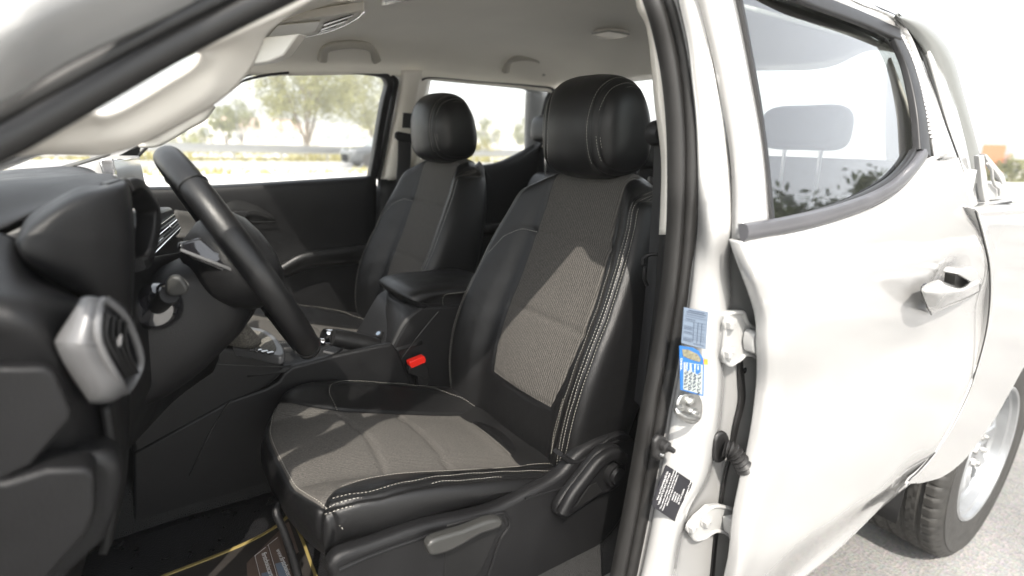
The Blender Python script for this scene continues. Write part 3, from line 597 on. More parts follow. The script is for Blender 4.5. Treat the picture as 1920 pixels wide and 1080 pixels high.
# ---- near seat belt
sb = tag(bpy.data.objects.new('seat_belt', None)); COL.objects.link(sb); sb.parent = T
def webbing(name, pts, w, par, upv=(-.90, .43, 0)): return sweep(name, UL(pts), rrect(w, .0012, .001, 2), WEBB, par, upv=upv, n=6)
webbing('belt_webbing', [(1235, 250, -.72), (1236, 300, -.71), (1233, 380, -.70), (1228, 460, -.69), (1219, 560, -.68), (1211, 640, -.68), (1198, 760, -.68)], .024, sb)
r1 = lathe('belt_guide', [(.001, -.014), (.012, -.013), (.019, -.006), (.021, .004), (.014, .012)], U(1232, 250, Y=-.72), (.3, 1, 0), PLAS, sb, 20)
tube('guide_loop', UL([(1238, 478, -.71), (1222, 477, -.70), (1207, 484, -.69), (1206, 496, -.69)]), .0035, PLAS, sb, 5, 8)
tube('guide_loop', UL([(1210, 500, -.69), (1208, 520, -.69), (1213, 535, -.69)]), .0035, PLAS, sb, 5, 8)
# far seat belt
sb2 = bpy.data.objects.new('seat_belt', None); COL.objects.link(sb2); sb2.parent = T
webbing('belt_webbing', [(765, 212, .705), (763, 240, .715)], .020, sb2, (0, -1, 0))
webbing('belt_webbing', [(759, 262, .72), (758, 300, .74), (755, 340, .75), (750, 400, .755), (748, 470, .76)], .027, sb2, (-.1, -1, 0))
prism('belt_guide', UL([(742, 250), (746, 246), (775, 252), (778, 262), (772, 268), (748, 264), (742, 259)], Y=.70), (0, .014, 0), PLAS, sb2, .004)
# ---- quarter panel / cargo bed side, arch, roll bar
def gB(z): return -.934
lf_ = [(1831, 392), (1834, 408), (1846, 452), (1857, 507), (1857, 575), (1847, 640), (1819, 732), (1788, 795), (1757, 843), (1724, 881), (1704, 899), (1699, 908)]
rt_ = [(2120, 376), (2120, 392), (2118, 430), (2110, 475), (2060, 545), (1980, 618), (1924, 682), (1893, 737), (1858, 797), (1815, 855), (1771, 892), (1722, 906)]
G = [[U(l[0] + (r[0] - l[0]) * t, l[1] + (r[1] - l[1]) * t, Y=gB) for t in (0, .02, .33, .66, .97, 1)] for l, r in zip(lf_, rt_)]
for q_, r_ in enumerate(G): r_.insert(0, r_[0] + (np.array([.003, .035, 0]) if q_ < 6 else np.array([.004, .018, -.036])))
G[0] = [np.array(p) + np.array([0, .003, 0]) for p in G[0]]; G.insert(0, [np.array(p) + np.array([0, .06, .003]) for p in G[0]])
for q_, r_ in enumerate(G[3:]):
    k_ = max(.12, 1 - max(0, q_ - 4) * .25); p = r_[-1]; r_ += [p + np.array([.006, .004, -.006]) * k_, p + np.array([.012, .03, -.008]) * k_, p + np.array([.016, .08, -.006]) * k_]
for r_ in G[:3]:
    p = r_[-1]; r_ += [p + np.array([.006, .004, 0]), p + np.array([.012, .03, 0]), p + np.array([.016, .08, 0])]
bed = net('cargo_bed', G, PAINT, T, 5, 5, thick=.004, auto=38)
sweep('door_gap_line', [U(*p, Y=-.9345) for p in ((1829, 396), (1844, 450), (1855, 505), (1855, 575), (1845, 640), (1817, 732), (1787, 795), (1757, 843), (1725, 881), (1703, 902))], circ(.0017, 6), RUB, T, upv=(0, -1, 0), n=5)  # dark line standing in for the shaded gap between door and bed
bw = []
bw.append(box('x', (4.15, -.915, 1.02), (1.65, .03, .43), PAINT, None, .012)); bw.append(box('x', (4.35, -.915, .72), (1.2, .03, .28), PAINT, None, .012))
bw.append(box('x', (3.5, 0, .66), (1.7, 1.5, .04), PLASD, None, .01)); bw.append(box('x', (3.9, .90, .95), (2.4, .05, .5), PAINT, None, .02)); bw.append(box('x', (2.72, 0, .95), (.04, 1.8, .5), PAINT, None, .01)); bw.append(box('x', (4.5, 0, .95), (.05, 1.8, .5), PAINT, None, .01))
bw.append(prism('x', [(2.7, -.90, 1.235), (4.5, -.90, 1.235), (4.5, -.70, 1.232), (2.7, -.70, 1.232)], (0, 0, -.03), PAINT, None, .01))
# inner wheel housing
wh = net('x', [[(3.22 + .50 * math.cos(a), y, .36 + .50 * math.sin(a)) for a in np.linspace(-.1, math.pi + .1, 12)] for y in (-.86, -.6, -.5)], PLASD, None, 2, 3, thick=.004, towards=(3.22, -.8, .4))
join([bed] + bw + [wh], 'cargo_bed')
sweep('door_gap_line', [U(*p, Y=lambda z: gD(z) + .006) for p in ((1600, -4), (1643, 13), (1692, 40), (1720, 84), (1748, 157), (1774, 233), (1796, 294), (1812, 345), (1829, 396))], circ(.0022, 6), RUB, T, upv=(0, -1, 0), n=5)  # dark line drawn along the shut line where the gap would be shaded
SAIL = mat('shaded_white_sail', (.15, .155, .148), .5, coat=.2)  # white sail, with its shade put into a greyer colour
so_ = [(1689, 29), (1729, 41), (1764, 70), (1788, 109), (1807, 175), (1827, 249), (1842, 311), (1849, 372)]
si_ = [(1680, 36), (1706, 60), (1732, 95), (1750, 140), (1770, 196), (1792, 262), (1808, 316), (1822, 372)]
sbr = net('x', [[U(*i_, Y=-.775), U((i_[0] + o_[0]) / 2, (i_[1] + o_[1]) / 2, Y=-.785), U(*o_, Y=-.775), U(*o_, Y=-.76) + np.array([0, .02, 0])] for o_, i_ in zip(so_, si_)], SAIL, T, 5, 4, thick=.01)
rb2 = prism('x', UL([(1836, 292), (1846, 290), (1851, 330), (1856, 378), (1848, 384), (1842, 350)], Y=-.86), (0, .012, 0), PAINT2, None, .002)
rb3 = prism('x', UL([(1846, 288), (1852, 290), (1882, 326), (1887, 340), (1880, 346), (1874, 332), (1850, 300)], Y=-.86), (0, .012, 0), PAINT2, None, .002)
rb4 = prism('x', UL([(1854, 344), (1868, 340), (1886, 342), (1888, 368), (1880, 374), (1854, 376)], Y=-.858), (0, .03, 0), PAINT2, None, .003)
rb7 = tube('x', UL([(1852, 306, -.865), (1859, 318, -.865), (1861, 336, -.865), (1866, 348, -.865), (1873, 354, -.865), (1874, 366, -.865)]), .0035, PAINT2, None, 5, 8)
rb8 = sweep('x', UL([(1828, 388, -.90), (1850, 387, -.90), (1895, 379, -.90)]), circ(.003, 6), RUB, None, upv=(0, -1, 0), n=4)
rb5 = prism('x', UL([(1824, 384), (1900, 374), (1899, 378), (1826, 388)], Y=-.87), (0, .12, 0), PAINT2, None, .003)
rb3 = join([rb3, rb7, rb8], 'x'); rb6 = rb5
join([sbr, rb2, rb3, rb4, rb5], 'roll_bar')
# ---- rear wheel
wc = Vector((3.275, -.912, .386))
wheel = bpy.data.objects.new('rear_wheel', None); COL.objects.link(wheel); wheel.parent = T
Rt = .388; prof = []
tw_ = .262
# tread with real grooves around and lateral sipes on the shoulders
hs = np.linspace(0, tw_, 60); ncirc = 300; V = []; 
for j, h in enumerate(hs):
    e = min(h, tw_ - h); base = Rt - (.034 * max(0, 1 - e / .030) ** 2.2)
    gr = 0
    for gc in (.058, .102, .150, .198):
        if abs(h - gc) < .0058: gr = .009
    for i in range(ncirc):
        a = 2 * math.pi * i / ncirc; r = base - gr
        k = i % 5
        if e < .045 and k == 0 and e > .006: r -= .0055
        if not gr and e >= .05:
            ph = (i + int(4 * math.sin(h * 160))) % 6
            if ph == 0: r -= .004
        V.append((wc.x + r * math.cos(a), wc.y + h, wc.z + r * math.sin(a)))
tread = mesh('x', V, gridfaces(60, ncirc, False, True), TREADM, wheel, True, 32)
side = lathe('x', [(.238, .018), (.246, .004), (.262, -.001), (.30, -.004), (.335, -.002), (.338, -.0035), (.350, -.0035), (.352, 0), (.358, .002)], wc + Vector((0, 0, 0)), (0, 1, 0), TREADM, None, 96)
side2 = lathe('x', [(.238, .245), (.262, .263), (.335, .263), (.36, .258)], wc, (0, 1, 0), TREADM, None, 64)
join([tread, side, side2], 'tyre')
rm1 = lathe('rim', [(.236, .016), (.244, .004), (.238, -.001), (.231, .002), (.228, .016), (.219, .021), (.215, .046), (.203, .056), (.200, .10), (.197, .17), (.205, .21), (.22, .235)], wc, (0, 1, 0), ALU, wheel, 96)
rsp = [lathe('x', [(.001, .030), (.03, .030), (.034, .036), (.07, .040), (.078, .060), (.08, .10)], wc, (0, 1, 0), ALU, None, 40), lathe('x', [(.05, .12), (.155, .12), (.158, .14), (.05, .14)], wc, (0, 1, 0), STEEL, None, 40)]
for k in range(6):
    a = k * math.pi / 3 + .3; d = np.array([math.cos(a), 0, math.sin(a)]); s_ = np.array([-math.sin(a), 0, math.cos(a)]); w0 = np.array(wc)
    rsp.append(prism('x', [w0 + d * .06 + s_ * .03 + np.array([0, .042, 0]), w0 + d * .13 + s_ * .024 + np.array([0, .036, 0]), w0 + d * .203 + s_ * .032 + np.array([0, .052, 0]), w0 + d * .203 - s_ * .032 + np.array([0, .052, 0]), w0 + d * .13 - s_ * .024 + np.array([0, .036, 0]), w0 + d * .06 - s_ * .03 + np.array([0, .042, 0])], (0, .03, 0), ALU, None, .006, 3))
    rsp.append(lathe('x', [(.001, .022), (.008, .023), (.010, .034)], wc + Vector((math.cos(a + .5) * .055, 0, math.sin(a + .5) * .055)), (0, 1, 0), STEEL, None, 6))
join([rm1] + rsp, 'rim')
tube('tyre_valve', [wc + Vector((-.10, .03, .195)), wc + Vector((-.085, .0, .185))], .004, RUB, wheel, 2, 8)
# the other wheels, plain copies out of view of the lens
for nm, px_, py_ in (('front_wheel', 0, 0), ('front_wheel', 0, 1.56), ('rear_wheel', 3.275, 1.56)):
    w2 = bpy.data.objects.new(nm, None); COL.objects.link(w2); w2.parent = T
    for ch in list(wheel.children)[:2]:
        c_ = ch.copy(); COL.objects.link(c_); c_.parent = w2
    w2.location = (px_ - 3.275, py_, 0)

# ---- the open front door, swung out beside the photographer (outside the frame)
FD = empty_('front_door', T)
def fdp(s, z, o=0): return (.50 + .11 * s - o * .99, -.955 - s * .99, z)          # s along the door, o towards its outer skin
def slab(name, pts, o0, o1, M, par, bev=.012):
    a = [fdp(s, z, o0) for s, z in pts]; b = np.array(fdp(0, 0, o1)) - np.array(fdp(0, 0, o0)); return prism(name, a, b, M, par, bev, 3, 0)
fo = [(0, .50), (.10, .46), (1.0, .46), (1.08, .60), (1.10, 1.0), (1.06, 1.16), (.5, 1.15), (0, 1.12)]
slab('door_skin', fo, .03, .075, PAINT, FD, .02); slab('door_card', [(s * .96 + .02, z * .97 + .02) for s, z in fo], 0, .028, PLAS, FD, .02)
slab('armrest', [(.30, .86), (.95, .90), (1.0, .96), (.90, .98), (.35, .95)], -.06, 0, LEATH, FD, .015)
sweep('window_frame', [fdp(*q) for q in ((.02, 1.12, .04), (.30, 1.34, .02), (.62, 1.54, -.0), (.90, 1.60, -.02), (1.02, 1.57, -.02), (1.07, 1.35, .0), (1.08, 1.14, .03))], rrect(.018, .014, .005, 3), PAINT, FD, upv=(-1, 0, 0), n=6)
net('door_glass', [[fdp(.06, 1.13, .04), fdp(.5, 1.13, .04), fdp(1.05, 1.13, .04)], [fdp(.34, 1.33, .02), fdp(.6, 1.34, .02), fdp(1.05, 1.35, .01)], [fdp(.66, 1.53, 0), fdp(.8, 1.56, -.01), fdp(1.0, 1.57, -.02)]], GLASS, FD, 3, 3)
sweep('door_handle', [fdp(.82, 1.03, .09), fdp(.88, 1.035, .115), fdp(.98, 1.04, .115), fdp(1.03, 1.04, .09)], rrect(.014, .009, .006, 3), PAINT, FD, upv=(-1, 0, 0), n=5)
# ================================================================== seats
def sm(t): t = np.clip(t, 0, 1); return t * t * (3 - 2 * t)
DY = -.38
# --- cushion: stations front to back, columns across
st_ = [(1.185, .675, .0, .97, .66), (1.135, .705, .0, 1.0, .67), (1.112, .765, .0, 1.0, .715), (1.122, .794, .012, 1.0, .735), (1.160, .798, .020, 1.0, .740), (1.22, .790, .027, 1.0, .742), (1.31, .772, .035, 1.0, .742), (1.43, .738, .040, 1.0, .730), (1.56, .700, .040, .98, .712), (1.66, .678, .030, .95, .69), (1.74, .665, .02, .9, .68)]
cols = [(-.250, 'b', 0), (-.262, 'm', -.055), (-.264, 'c', -.020), (-.256, 'c', -.003), (-.222, 'c', .001), (-.185, 'k', .62), (-.155, 'k', .2), (-.135, 't', -.002), (-.07, 't', .003), (0, 't', .005)]
cols = cols + [(-d, k, v) for d, k, v in cols[:-1][::-1]]
CG = []
for i, (x, zt, cr_, wf, zb) in enumerate(st_):
    row = []
    for d, k, v in cols:
        sag = (.034 * (abs(d) / .26) ** 3 if d < 0 else .095 * (d / .26) ** 2.2) * (1, 1, .97, .92, .80, .52, .2, .04, 0, 0, 0)[i] + .006
        inner = d > 0
        c_ = cr_ * (.92 if inner else 1.0)
        if i <= 1: z = zt - (.0 if k != 'b' else .02)
        elif k == 'b': z = min(zb, zt - .01)
        elif k == 'm': z = max(zb + .02, zt + c_ + v)
        elif k == 'c': z = zt + c_ + v
        elif k == 'k': z = zt + c_ * v
        else: z = zt + v
        dd = d * wf
        if i == 0 and k == 'b': z = zb
        row.append((x + max(0, sag), DY + dd * (.87, .885, .90, .918, .945, .975, .995, 1, 1, 1, 1)[i], z))
    CG.append(row)
xf = lambda y: 1.134 + np.where(y < DY, .040 * (np.abs(y - DY) / .26) ** 3, .088 * (np.abs(y - DY) / .26) ** 2.2)
fabw = lambda x: np.interp(x, [1.13, 1.15, 1.17, 1.19, 1.22, 1.26, 1.32, 1.60], [.250, .228, .204, .186, .168, .153, .142, .137])
c_lines = [[(1.305 - .01, .132), (1.312, 0), (1.305 - .01, -.132)], [(1.435 - .008, .132), (1.440, 0), (1.435 - .008, -.132)]]
def bl(s):  # fabric boundary, one side
    return [(x, s * float(fabw(x))) for x in np.linspace(1.15, 1.605, 20)]
c_bound = [bl(1), bl(-1), [(1.605, .137), (1.605, -.137)]]
frontseam = [(float(xf(DY + y)), y) for y in np.linspace(-.255, .255, 25)]
edge_out = [(1.160, -.226), (1.185, -.236)] + [(x, -.247) for x in np.linspace(1.24, 1.66, 12)]; edge_in = [(1.190, .230)] + [(x, .247) for x in np.linspace(1.22, 1.66, 12)]
edge2 = [(1.175, -.214)] + [(x, -.231 + .004 * math.sin((x - 1.2) * 8)) for x in np.linspace(1.22, 1.64, 12)]
bolst = lambda s: [(1.30, s * .150), (1.295, s * .19), (1.31, s * .222), (1.36, s * .238), (1.46, s * .238), (1.56, s * .222), (1.63, s * .185), (1.66, s * .150)]
def cdisp(B):
    X, Y = B[..., 0], B[..., 1] - DY
    top = (B[..., 2] > .60)
    N = gnormals(B)
    s = np.sign(N[..., 2].mean()); N = N * s
    D = .0042 * np.exp(-(seamd(X, Y, c_bound) / .0042) ** 2) + .0055 * np.exp(-(seamd(X, Y, c_lines) / .0042) ** 2) + .0035 * np.exp(-(seamd(X, Y, [frontseam, edge_out, edge_in]) / .004) ** 2)
    D += .002 * np.exp(-(seamd(X, Y, [bolst(1)]) / .0035) ** 2) + .0022 * np.exp(-(seamd(X, Y, [edge2]) / .0035) ** 2)
    fw_ = np.where(X < 1.24, sm((B[..., 2] - .752) / .02), 1.0); D = D * fw_
    pil_ = .0025 * np.exp(-(Y / .10) ** 2) * (np.abs(np.sin((X - 1.175) / .1315 * math.pi)))
    wr = .0012 * np.sin(X * 90 + Y * 40 + 3 * np.sin(Y * 21)) * np.exp(-((np.abs(Y) - .21) / .03) ** 2)
    B = B + N * (-D * top + pil_ * top + wr * top)[..., None]
    return B
def cfab(B):
    X, Y = B[..., 0], B[..., 1] - DY
    f = np.minimum(fabw(X) - np.abs(Y), 1.605 - X)
    f = np.minimum(f, X - (xf(B[..., 1]) + .001))
    return np.where(B[..., 2] < .74 - .25 * np.maximum(0, X - 1.3), -1., f)
# chart -> surface lookups for the stitching
def surf_lookup(B, A0, A1):
    N = gnormals(B); N *= np.sign(N[..., 2].mean()) if abs(N[..., 2].mean()) > .2 else 1
    def f(line, n=60, offs=0):
        L_ = np.array(line, float); d = np.r_[0, np.cumsum(np.hypot(*np.diff(L_, axis=0).T))]
        t = np.linspace(0, d[-1], n); x = np.interp(t, d, L_[:, 0]); y = np.interp(t, d, L_[:, 1])
        if offs:
            tx, ty = np.gradient(x), np.gradient(y); l = np.hypot(tx, ty) + 1e-9; x = x - ty / l * offs; y = y + tx / l * offs
        P_, Q = [], []
        for a, b in zip(x, y):
            dd = (A0 - a) ** 2 + (A1 - b) ** 2; idx = np.argsort(dd.ravel())[:4]; w = 1 / (dd.ravel()[idx] + 1e-9); w /= w.sum()
            P_.append((B.reshape(-1, 3)[idx] * w[:, None]).sum(0)); nn = (N.reshape(-1, 3)[idx] * w[:, None]).sum(0); Q.append(nn / np.linalg.norm(nn))
        P_ = np.array(P_); Q = np.array(Q)
        for _ in range(2): P_[1:-1] = (P_[:-2] + 2 * P_[1:-1] + P_[2:]) / 4
        return P_ + Q * .0016, Q
    return f
def empty(name, par):
    o = bpy.data.objects.new(name, None); COL.objects.link(o); o.parent = par; return o
SEAT = empty('driver_seat', T)
CB = cdisp(grid(CG, 14, 9))
cush = net('seat_cushion', CG, FABC, SEAT, 14, 9, disp=cdisp, fab=cfab, towards=(1.3, DY, 3))
topm = np.where(CB[..., 2] > np.where(CB[..., 0] < 1.215, .774, .70 - .2 * np.maximum(0, CB[..., 0] - 1.3)), 0, 5)
lk = surf_lookup(CB, CB[..., 0] + topm, CB[..., 1] - DY)
sl_ = [lk(frontseam, 60, -.005)]
nb = [(x, -float(fabw(x)) - .006) for x in np.linspace(1.20, 1.60, 24)]; ni = [(x, float(fabw(x)) + .006) for x in np.linspace(1.31, 1.60, 20)]
sl_ += [lk(edge_out, 60, -.005), lk(edge_out, 60, .005), lk(edge2, 60, 0), lk(nb, 60), lk(bolst(1), 60, .004), lk(edge_in, 60, .004)]
sl_ += [lk([(1.60, -.15), (1.635, -.165), (1.645, -.20), (1.63, -.225)], 20)]
join([cush, stitches('x', sl_, None)], 'seat_cushion')
# --- backrest
# rows: z, x mid surface, half width, bolster forward, back x
bk = [(.655, 1.665, .235, .03, 1.80), (.72, 1.668, .250, .05, 1.82), (.80, 1.685, .262, .068, 1.84), (.88, 1.712, .268, .082, 1.865), (.96, 1.745, .268, .085, 1.885), (1.04, 1.780, .262, .078, 1.905), (1.12, 1.808, .250, .066, 1.925), (1.19, 1.830, .232, .050, 1.938), (1.245, 1.846, .212, .035, 1.945), (1.283, 1.862, .190, .018, 1.95), (1.300, 1.893, .165, .004, 1.945), (1.298, 1.93, .14, 0, 1.95), (1.27, 1.955, .135, 0, 1.957)]
BG = []
for i, (z, xm, w, p, xb) in enumerate(bk):
    row = []
    e = i >= 10
    for d, k in ((-.72, 'B'), (-.97, 'S2'), (-1.03, 'S1'), (-1.0, 'E'), (-.90, 'C'), (-.74, 'I'), (-.60, 'V'), (-.48, 'F'), (-.25, 'F'), (0, 'F'), (.25, 'F'), (.48, 'F'), (.60, 'V'), (.74, 'I'), (.90, 'C'), (1.0, 'E'), (1.03, 'S1'), (.97, 'S2'), (.72, 'B')):
        zz = z
        if k == 'B': x = xb
        elif k == 'S2': x = xb - .035
        elif k == 'S1': x = max(xm - p + .055, xm - .02) if not e else xm + .02
        elif k == 'E': x = xm - p * (.84 if d > 0 else 1) + .012
        elif k == 'C': x = xm - p * (.84 if d > 0 else 1)
        elif k == 'I': x = xm - p * (.52 if d > 0 else .62)
        elif k == 'V': x = xm - p * .08
        else: x = xm - .004 * math.cos(d * 3)
        if i >= 9 and abs(d) > .5: zz = z - (abs(d) - .5) ** 2 * .10
        row.append((x, DY + d * w, zz))
    BG.append(row)
fb = lambda z: np.interp(z, [.78, .86, .96, 1.14, 1.20, 1.30], [.112, .132, .142, .132, .124, .120])
b_cross = [[(1.145, -.14), (1.148, 0), (1.145, .14)], [(.963, -.142), (.966, 0), (.963, .142)]]
bbl = lambda s: [(z, s * float(fb(z))) for z in np.linspace(.80, 1.31, 24)]
b_bot = [(.80, -.115), (.792, 0), (.80, .115)]
seamo = lambda s, o=0: [(z, s * (float(np.interp(z, [b[0] for b in bk[:10]], [b[2] for b in bk[:10]])) * .945 - o)) for z in np.linspace(.70, 1.275, 30)]
upb = lambda s: [(1.148, s * .135), (1.152, s * .17), (1.13, s * .205), (1.08, s * .232)]
upc = lambda s: [(1.14, s * .133), (1.09, s * .160), (.98, s * .172), (.86, s * .172), (.76, s * .160)]
def bdisp(B):
    Z, Y = B[..., 2], B[..., 1] - DY; N = gnormals(B); N = N * -np.sign(N[60:100, 60:110, 0].mean())
    front = (B[..., 0] < 1.90)
    D = .004 * np.exp(-(seamd(Z, Y, [bbl(1), bbl(-1), b_bot]) / .0042) ** 2) + .005 * np.exp(-(seamd(Z, Y, b_cross) / .0042) ** 2) + .0035 * np.exp(-(seamd(Z, Y, [seamo(1), seamo(-1), seamo(-1, .014)]) / .004) ** 2)
    D += .0022 * np.exp(-(seamd(Z, Y, [upb(1), upc(-1)]) / .0035) ** 2)
    pl = .003 * np.exp(-(Y / .11) ** 2) * np.abs(np.sin((Z - .785) / .18 * math.pi)) * ((Z > .79) & (Z < 1.15))
    wr = .0006 * np.sin(Z * 80 + Y * 30 + 2.5 * np.sin(Y * 25)) * np.exp(-((np.abs(Y) - .2) / .04) ** 2)
    return B + N * ((-D + pl + wr) * front)[..., None]
def bfab(B):
    Z, Y = B[..., 2], B[..., 1] - DY
    f = np.minimum(fb(Z) - np.abs(Y), Z - .797)
    return np.where(B[..., 0] > 1.935, -1., f)
BB = bdisp(grid(BG, 12, 9))
back = net('backrest', BG, FABB, SEAT, 12, 9, disp=bdisp, fab=bfab, towards=(0, DY, 1.2))
N_ = None
def surf_lookup_b(B):
    fm = np.where(B[..., 0] < 1.91, 0, 5.)
    # only the front part of each row
    jj = np.arange(B.shape[1]); fm = fm + np.where((jj < 22) | (jj > B.shape[1] - 23), 5, 0)[None, :]
    N = gnormals(B); s = -np.sign(N[60:100, 60:110, 0].mean())
    Bc = B.copy(); f0 = surf_lookup(B, B[..., 2] + fm, B[..., 1] - DY)
    def f(line, n=60, offs=0):
        P_, Q = f0(line, n, offs); 
        P_ = P_ - Q * .0016; Q = Q * (1 if (Q[:, 0].mean() < 0) else -1); return P_ + Q * .0012, Q
    return f
lb = surf_lookup_b(BB)
bs = [lb(seamo(-1), 90, .005), lb(seamo(-1), 90, -.005), lb(seamo(-1, .014), 90, 0), lb(seamo(1), 90, .005), lb(upb(1), 30, .004), lb([(.83, -.15), (.80, -.152), (.75, -.150), (.72, -.165), (.73, -.185), (.80, -.192), (.95, -.19), (1.08, -.178), (1.14, -.15)], 80), lb([(1.10, .245), (1.0, .252), (.90, .252), (.80, .243), (.74, .225)], 50)]
join([back, stitches('x', bs, None)], 'backrest')
# --- headrest: egg shaped pad, side panels seamed on
hc_ = np.array([1.872, DY, 1.398])
prof = [(a_ * 1.13, b_) for a_, b_ in [(-.062, -.088), (-.074, -.03), (-.072, .035), (-.056, .085), (-.022, .111), (.016, .104), (.044, .068), (.063, .014), (.071, -.045), (.060, -.088), (.024, -.108), (-.034, -.108)]]
def HRgrid():
    G = []
    for yy, s, sx in ((yq * 1.08, sq, 0) for yq, sq, _ in ((-.120, .02, 0), (-.119, .30, .0), (-.115, .55, 0), (-.106, .735, 0), (-.092, .865, 0), (-.070, .950, 0), (-.035, .995, 0), (0, 1.0, 0), (.035, .995, 0), (.070, .950, 0), (.092, .865, 0), (.106, .735, 0), (.115, .55, 0), (.119, .30, 0), (.120, .02, 0))):
        bowx = -.012 * (1 - (yy / .134) ** 2)
        G.append([hc_ + np.array([px_ * s + (bowx if px_ < 0 else 0) + .004, yy, pz * s + .0]) for px_, pz in prof])
    return G
def hdisp(B):
    Y = np.abs(B[..., 1] - DY)
    # seams run round at fixed distance along the profile (curving inwards at the front bottom)
    rel = B - hc_
    ys = .071 + .017 * np.clip(-rel[..., 2] / .11, -1, 1) ** 2
    c = (hc_ - B); c[..., 1] = 0; c /= np.linalg.norm(c, axis=2)[..., None] + 1e-9
    D = .004 * np.exp(-((Y - ys) / .0035) ** 2) + .0025 * np.exp(-((Y - ys - .021) / .003) ** 2)
    D += .0005 * np.sin(rel[..., 2] * 60 + rel[..., 1] * 25) * np.exp(-((Y - .11) / .04) ** 2)
    return B + c * D[..., None]
HB = grid(HRgrid(), 8, 8, False, True)
hr = net('headrest', HRgrid(), LEATH, SEAT, 8, 8, False, True, disp=hdisp, caps=True)
hl_ = []
for s in (-1, 1):
    for yo in (.067, .0885, .097):
        P_ = []; Q = []
        for a in np.linspace(0, 1, 140):
            pr = crm(prof, 12, True); k = int((a * .80 + .02) * len(pr)) % len(pr)
            dx, dz = pr[k]
            yy = yo + .017 * min(1, max(-1, -dz / .11)) ** 2
            sc = np.interp(yy, [0, .038, .0756, .0994, .1145, .124], [1, .995, .950, .865, .735, .55])
            bow = -.012 * (1 - (yy / .134) ** 2) if dx < 0 else 0
            p = hc_ + np.array([dx * sc + bow + .004, s * yy, dz * sc]); nn = np.array([dx, 0, dz]); nn /= np.linalg.norm(nn)
            P_.append(p - nn * (.0006 if abs(yo - .09) > .015 else .0005)); Q.append(nn)
        hl_.append((P_, Q))
join([hr, stitches('x', hl_, None, r=.0004)], 'headrest')
tube('headrest_post', [(1.892, DY - .055, 1.20), (1.886, DY - .055, 1.33)], .0065, CHROME, SEAT, 2, 12); tube('headrest_post', [(1.892, DY + .055, 1.20), (1.886, DY + .055, 1.33)], .0065, CHROME, SEAT, 2, 12)
for s in (-1, 1): lathe('post_collar', [(.001, .010), (.011, .009), (.014, .003), (.014, -.012)], (1.890, DY + s * .055, 1.302), (0, 0, 1), PLAS, SEAT, 20)
# --- outer side cover, levers
yc = -.662
cov = UL([(622, 1052), (700, 1020), (800, 985), (880, 968), (935, 952), (990, 925), (1040, 898), (1060, 882), (1075, 862), (1100, 840), (1135, 822), (1180, 815), (1200, 850), (1190, 920), (1160, 985), (1120, 1030), (1075, 1080), (980, 1100), (800, 1130), (640, 1150), (624, 1090)], Y=yc)
cv = prism('seat_side_cover', cov, (0, .03, 0), PLAS, SEAT, .010, 4, 3)
c2 = sweep('x', UL([(1046, 848), (1062, 860), (1080, 862), (1098, 852), (1120, 833), (1140, 818), (1160, 812), (1176, 818)], Y=yc + .01), rrect(.004, .012, .003, 3), PLAS, None, upv=(0, -1, 0), n=6)
c3 = sweep('x', UL([(985, 935), (1030, 922), (1075, 905), (1100, 880), (1125, 850), (1150, 830), (1175, 826)], Y=yc - .001), circ(.0022, 8), PLAS, None, upv=(0, -1, 0), n=6)
c4 = prism('x', UL([(838, 985), (940, 958), (950, 985), (930, 1010), (900, 1080), (830, 1100), (834, 1040)], Y=yc - .0015), (0, .006, 0), PLASD, None, .003, 3)
c5 = sweep('x', UL([(636, 1068), (700, 1040), (800, 1005), (900, 975), (945, 962), (955, 985), (938, 1012), (915, 1080)], Y=yc - .001), circ(.003, 8), PLAS, None, upv=(0, -1, 0), n=6)
join([cv, c2, c3, c4, c5], 'seat_side_cover')
lv1 = prism('height_lever', UL([(803, 1031), (806, 1018), (830, 1007), (870, 995), (905, 981), (930, 974), (944, 977), (940, 990), (905, 1002), (880, 1016), (850, 1033), (822, 1042), (807, 1042)], Y=yc - .030), (0, .020, 0), PLASG, SEAT, .007, 4, 2)
ra = prism('recliner_lever', UL([(1044, 965), (1046, 950), (1062, 925), (1090, 890), (1112, 862), (1132, 842), (1155, 836), (1172, 846), (1176, 870), (1172, 900), (1150, 922), (1126, 930), (1100, 948), (1080, 962), (1062, 972)], Y=yc - .022), (0, .020, 0), PLAS, SEAT, .007, 4, 2)
rb = sweep('x', UL([(1054, 962), (1072, 930), (1100, 893), (1124, 864), (1150, 850), (1168, 860)], Y=yc - .030), rrect(.012, .010, .008, 4), PLAS, None, upv=(0, -1, 0), n=6)
rc = prism('x', UL([(1078, 952), (1104, 912), (1118, 905), (1130, 922), (1110, 936)], Y=yc - .0225), (0, .003, 0), PLASD, None, .001, 2, 1)
rd = lathe('x', [(.001, -.018), (.016, -.017), (.0175, -.012), (.018, -.010), (.0235, -.010), (.025, -.002), (.026, .004)], U(1150, 888, Y=yc - .024), (0, 1, 0), PLAS, None, 32)
join([ra, rb, rc, rd], 'recliner_lever')
# lower rail, pan and the adjuster bar
tube('adjuster_bar', UL([(540, 935, -.46), (520, 948, -.47), (518, 962, -.48), (530, 990, -.49), (548, 1040, -.50), (565, 1100, -.51)]), .0065, PLAS, SEAT, 6, 10)
box('seat_base', (1.48, DY, .64), (.46, .44, .10), PLASD, SEAT, .03)
box('seat_rail', (1.54, DY - .21, .58), (.56, .05, .05), STEEL, SEAT, .008); box('seat_rail', (1.54, DY + .21, .58), (.56, .05, .05), STEEL, SEAT, .008)
# --- the passenger's seat: the same seat without the outer levers
SEAT2 = empty('passenger_seat', T)
for ch in list(SEAT.children):
    if ch.name.split('.')[0] in ('seat_side_cover', 'height_lever', 'recliner_lever', 'adjuster_bar'): continue
    c_ = ch.copy(); COL.objects.link(c_); c_.parent = SEAT2
SEAT2.location = (.012, .762, .002)
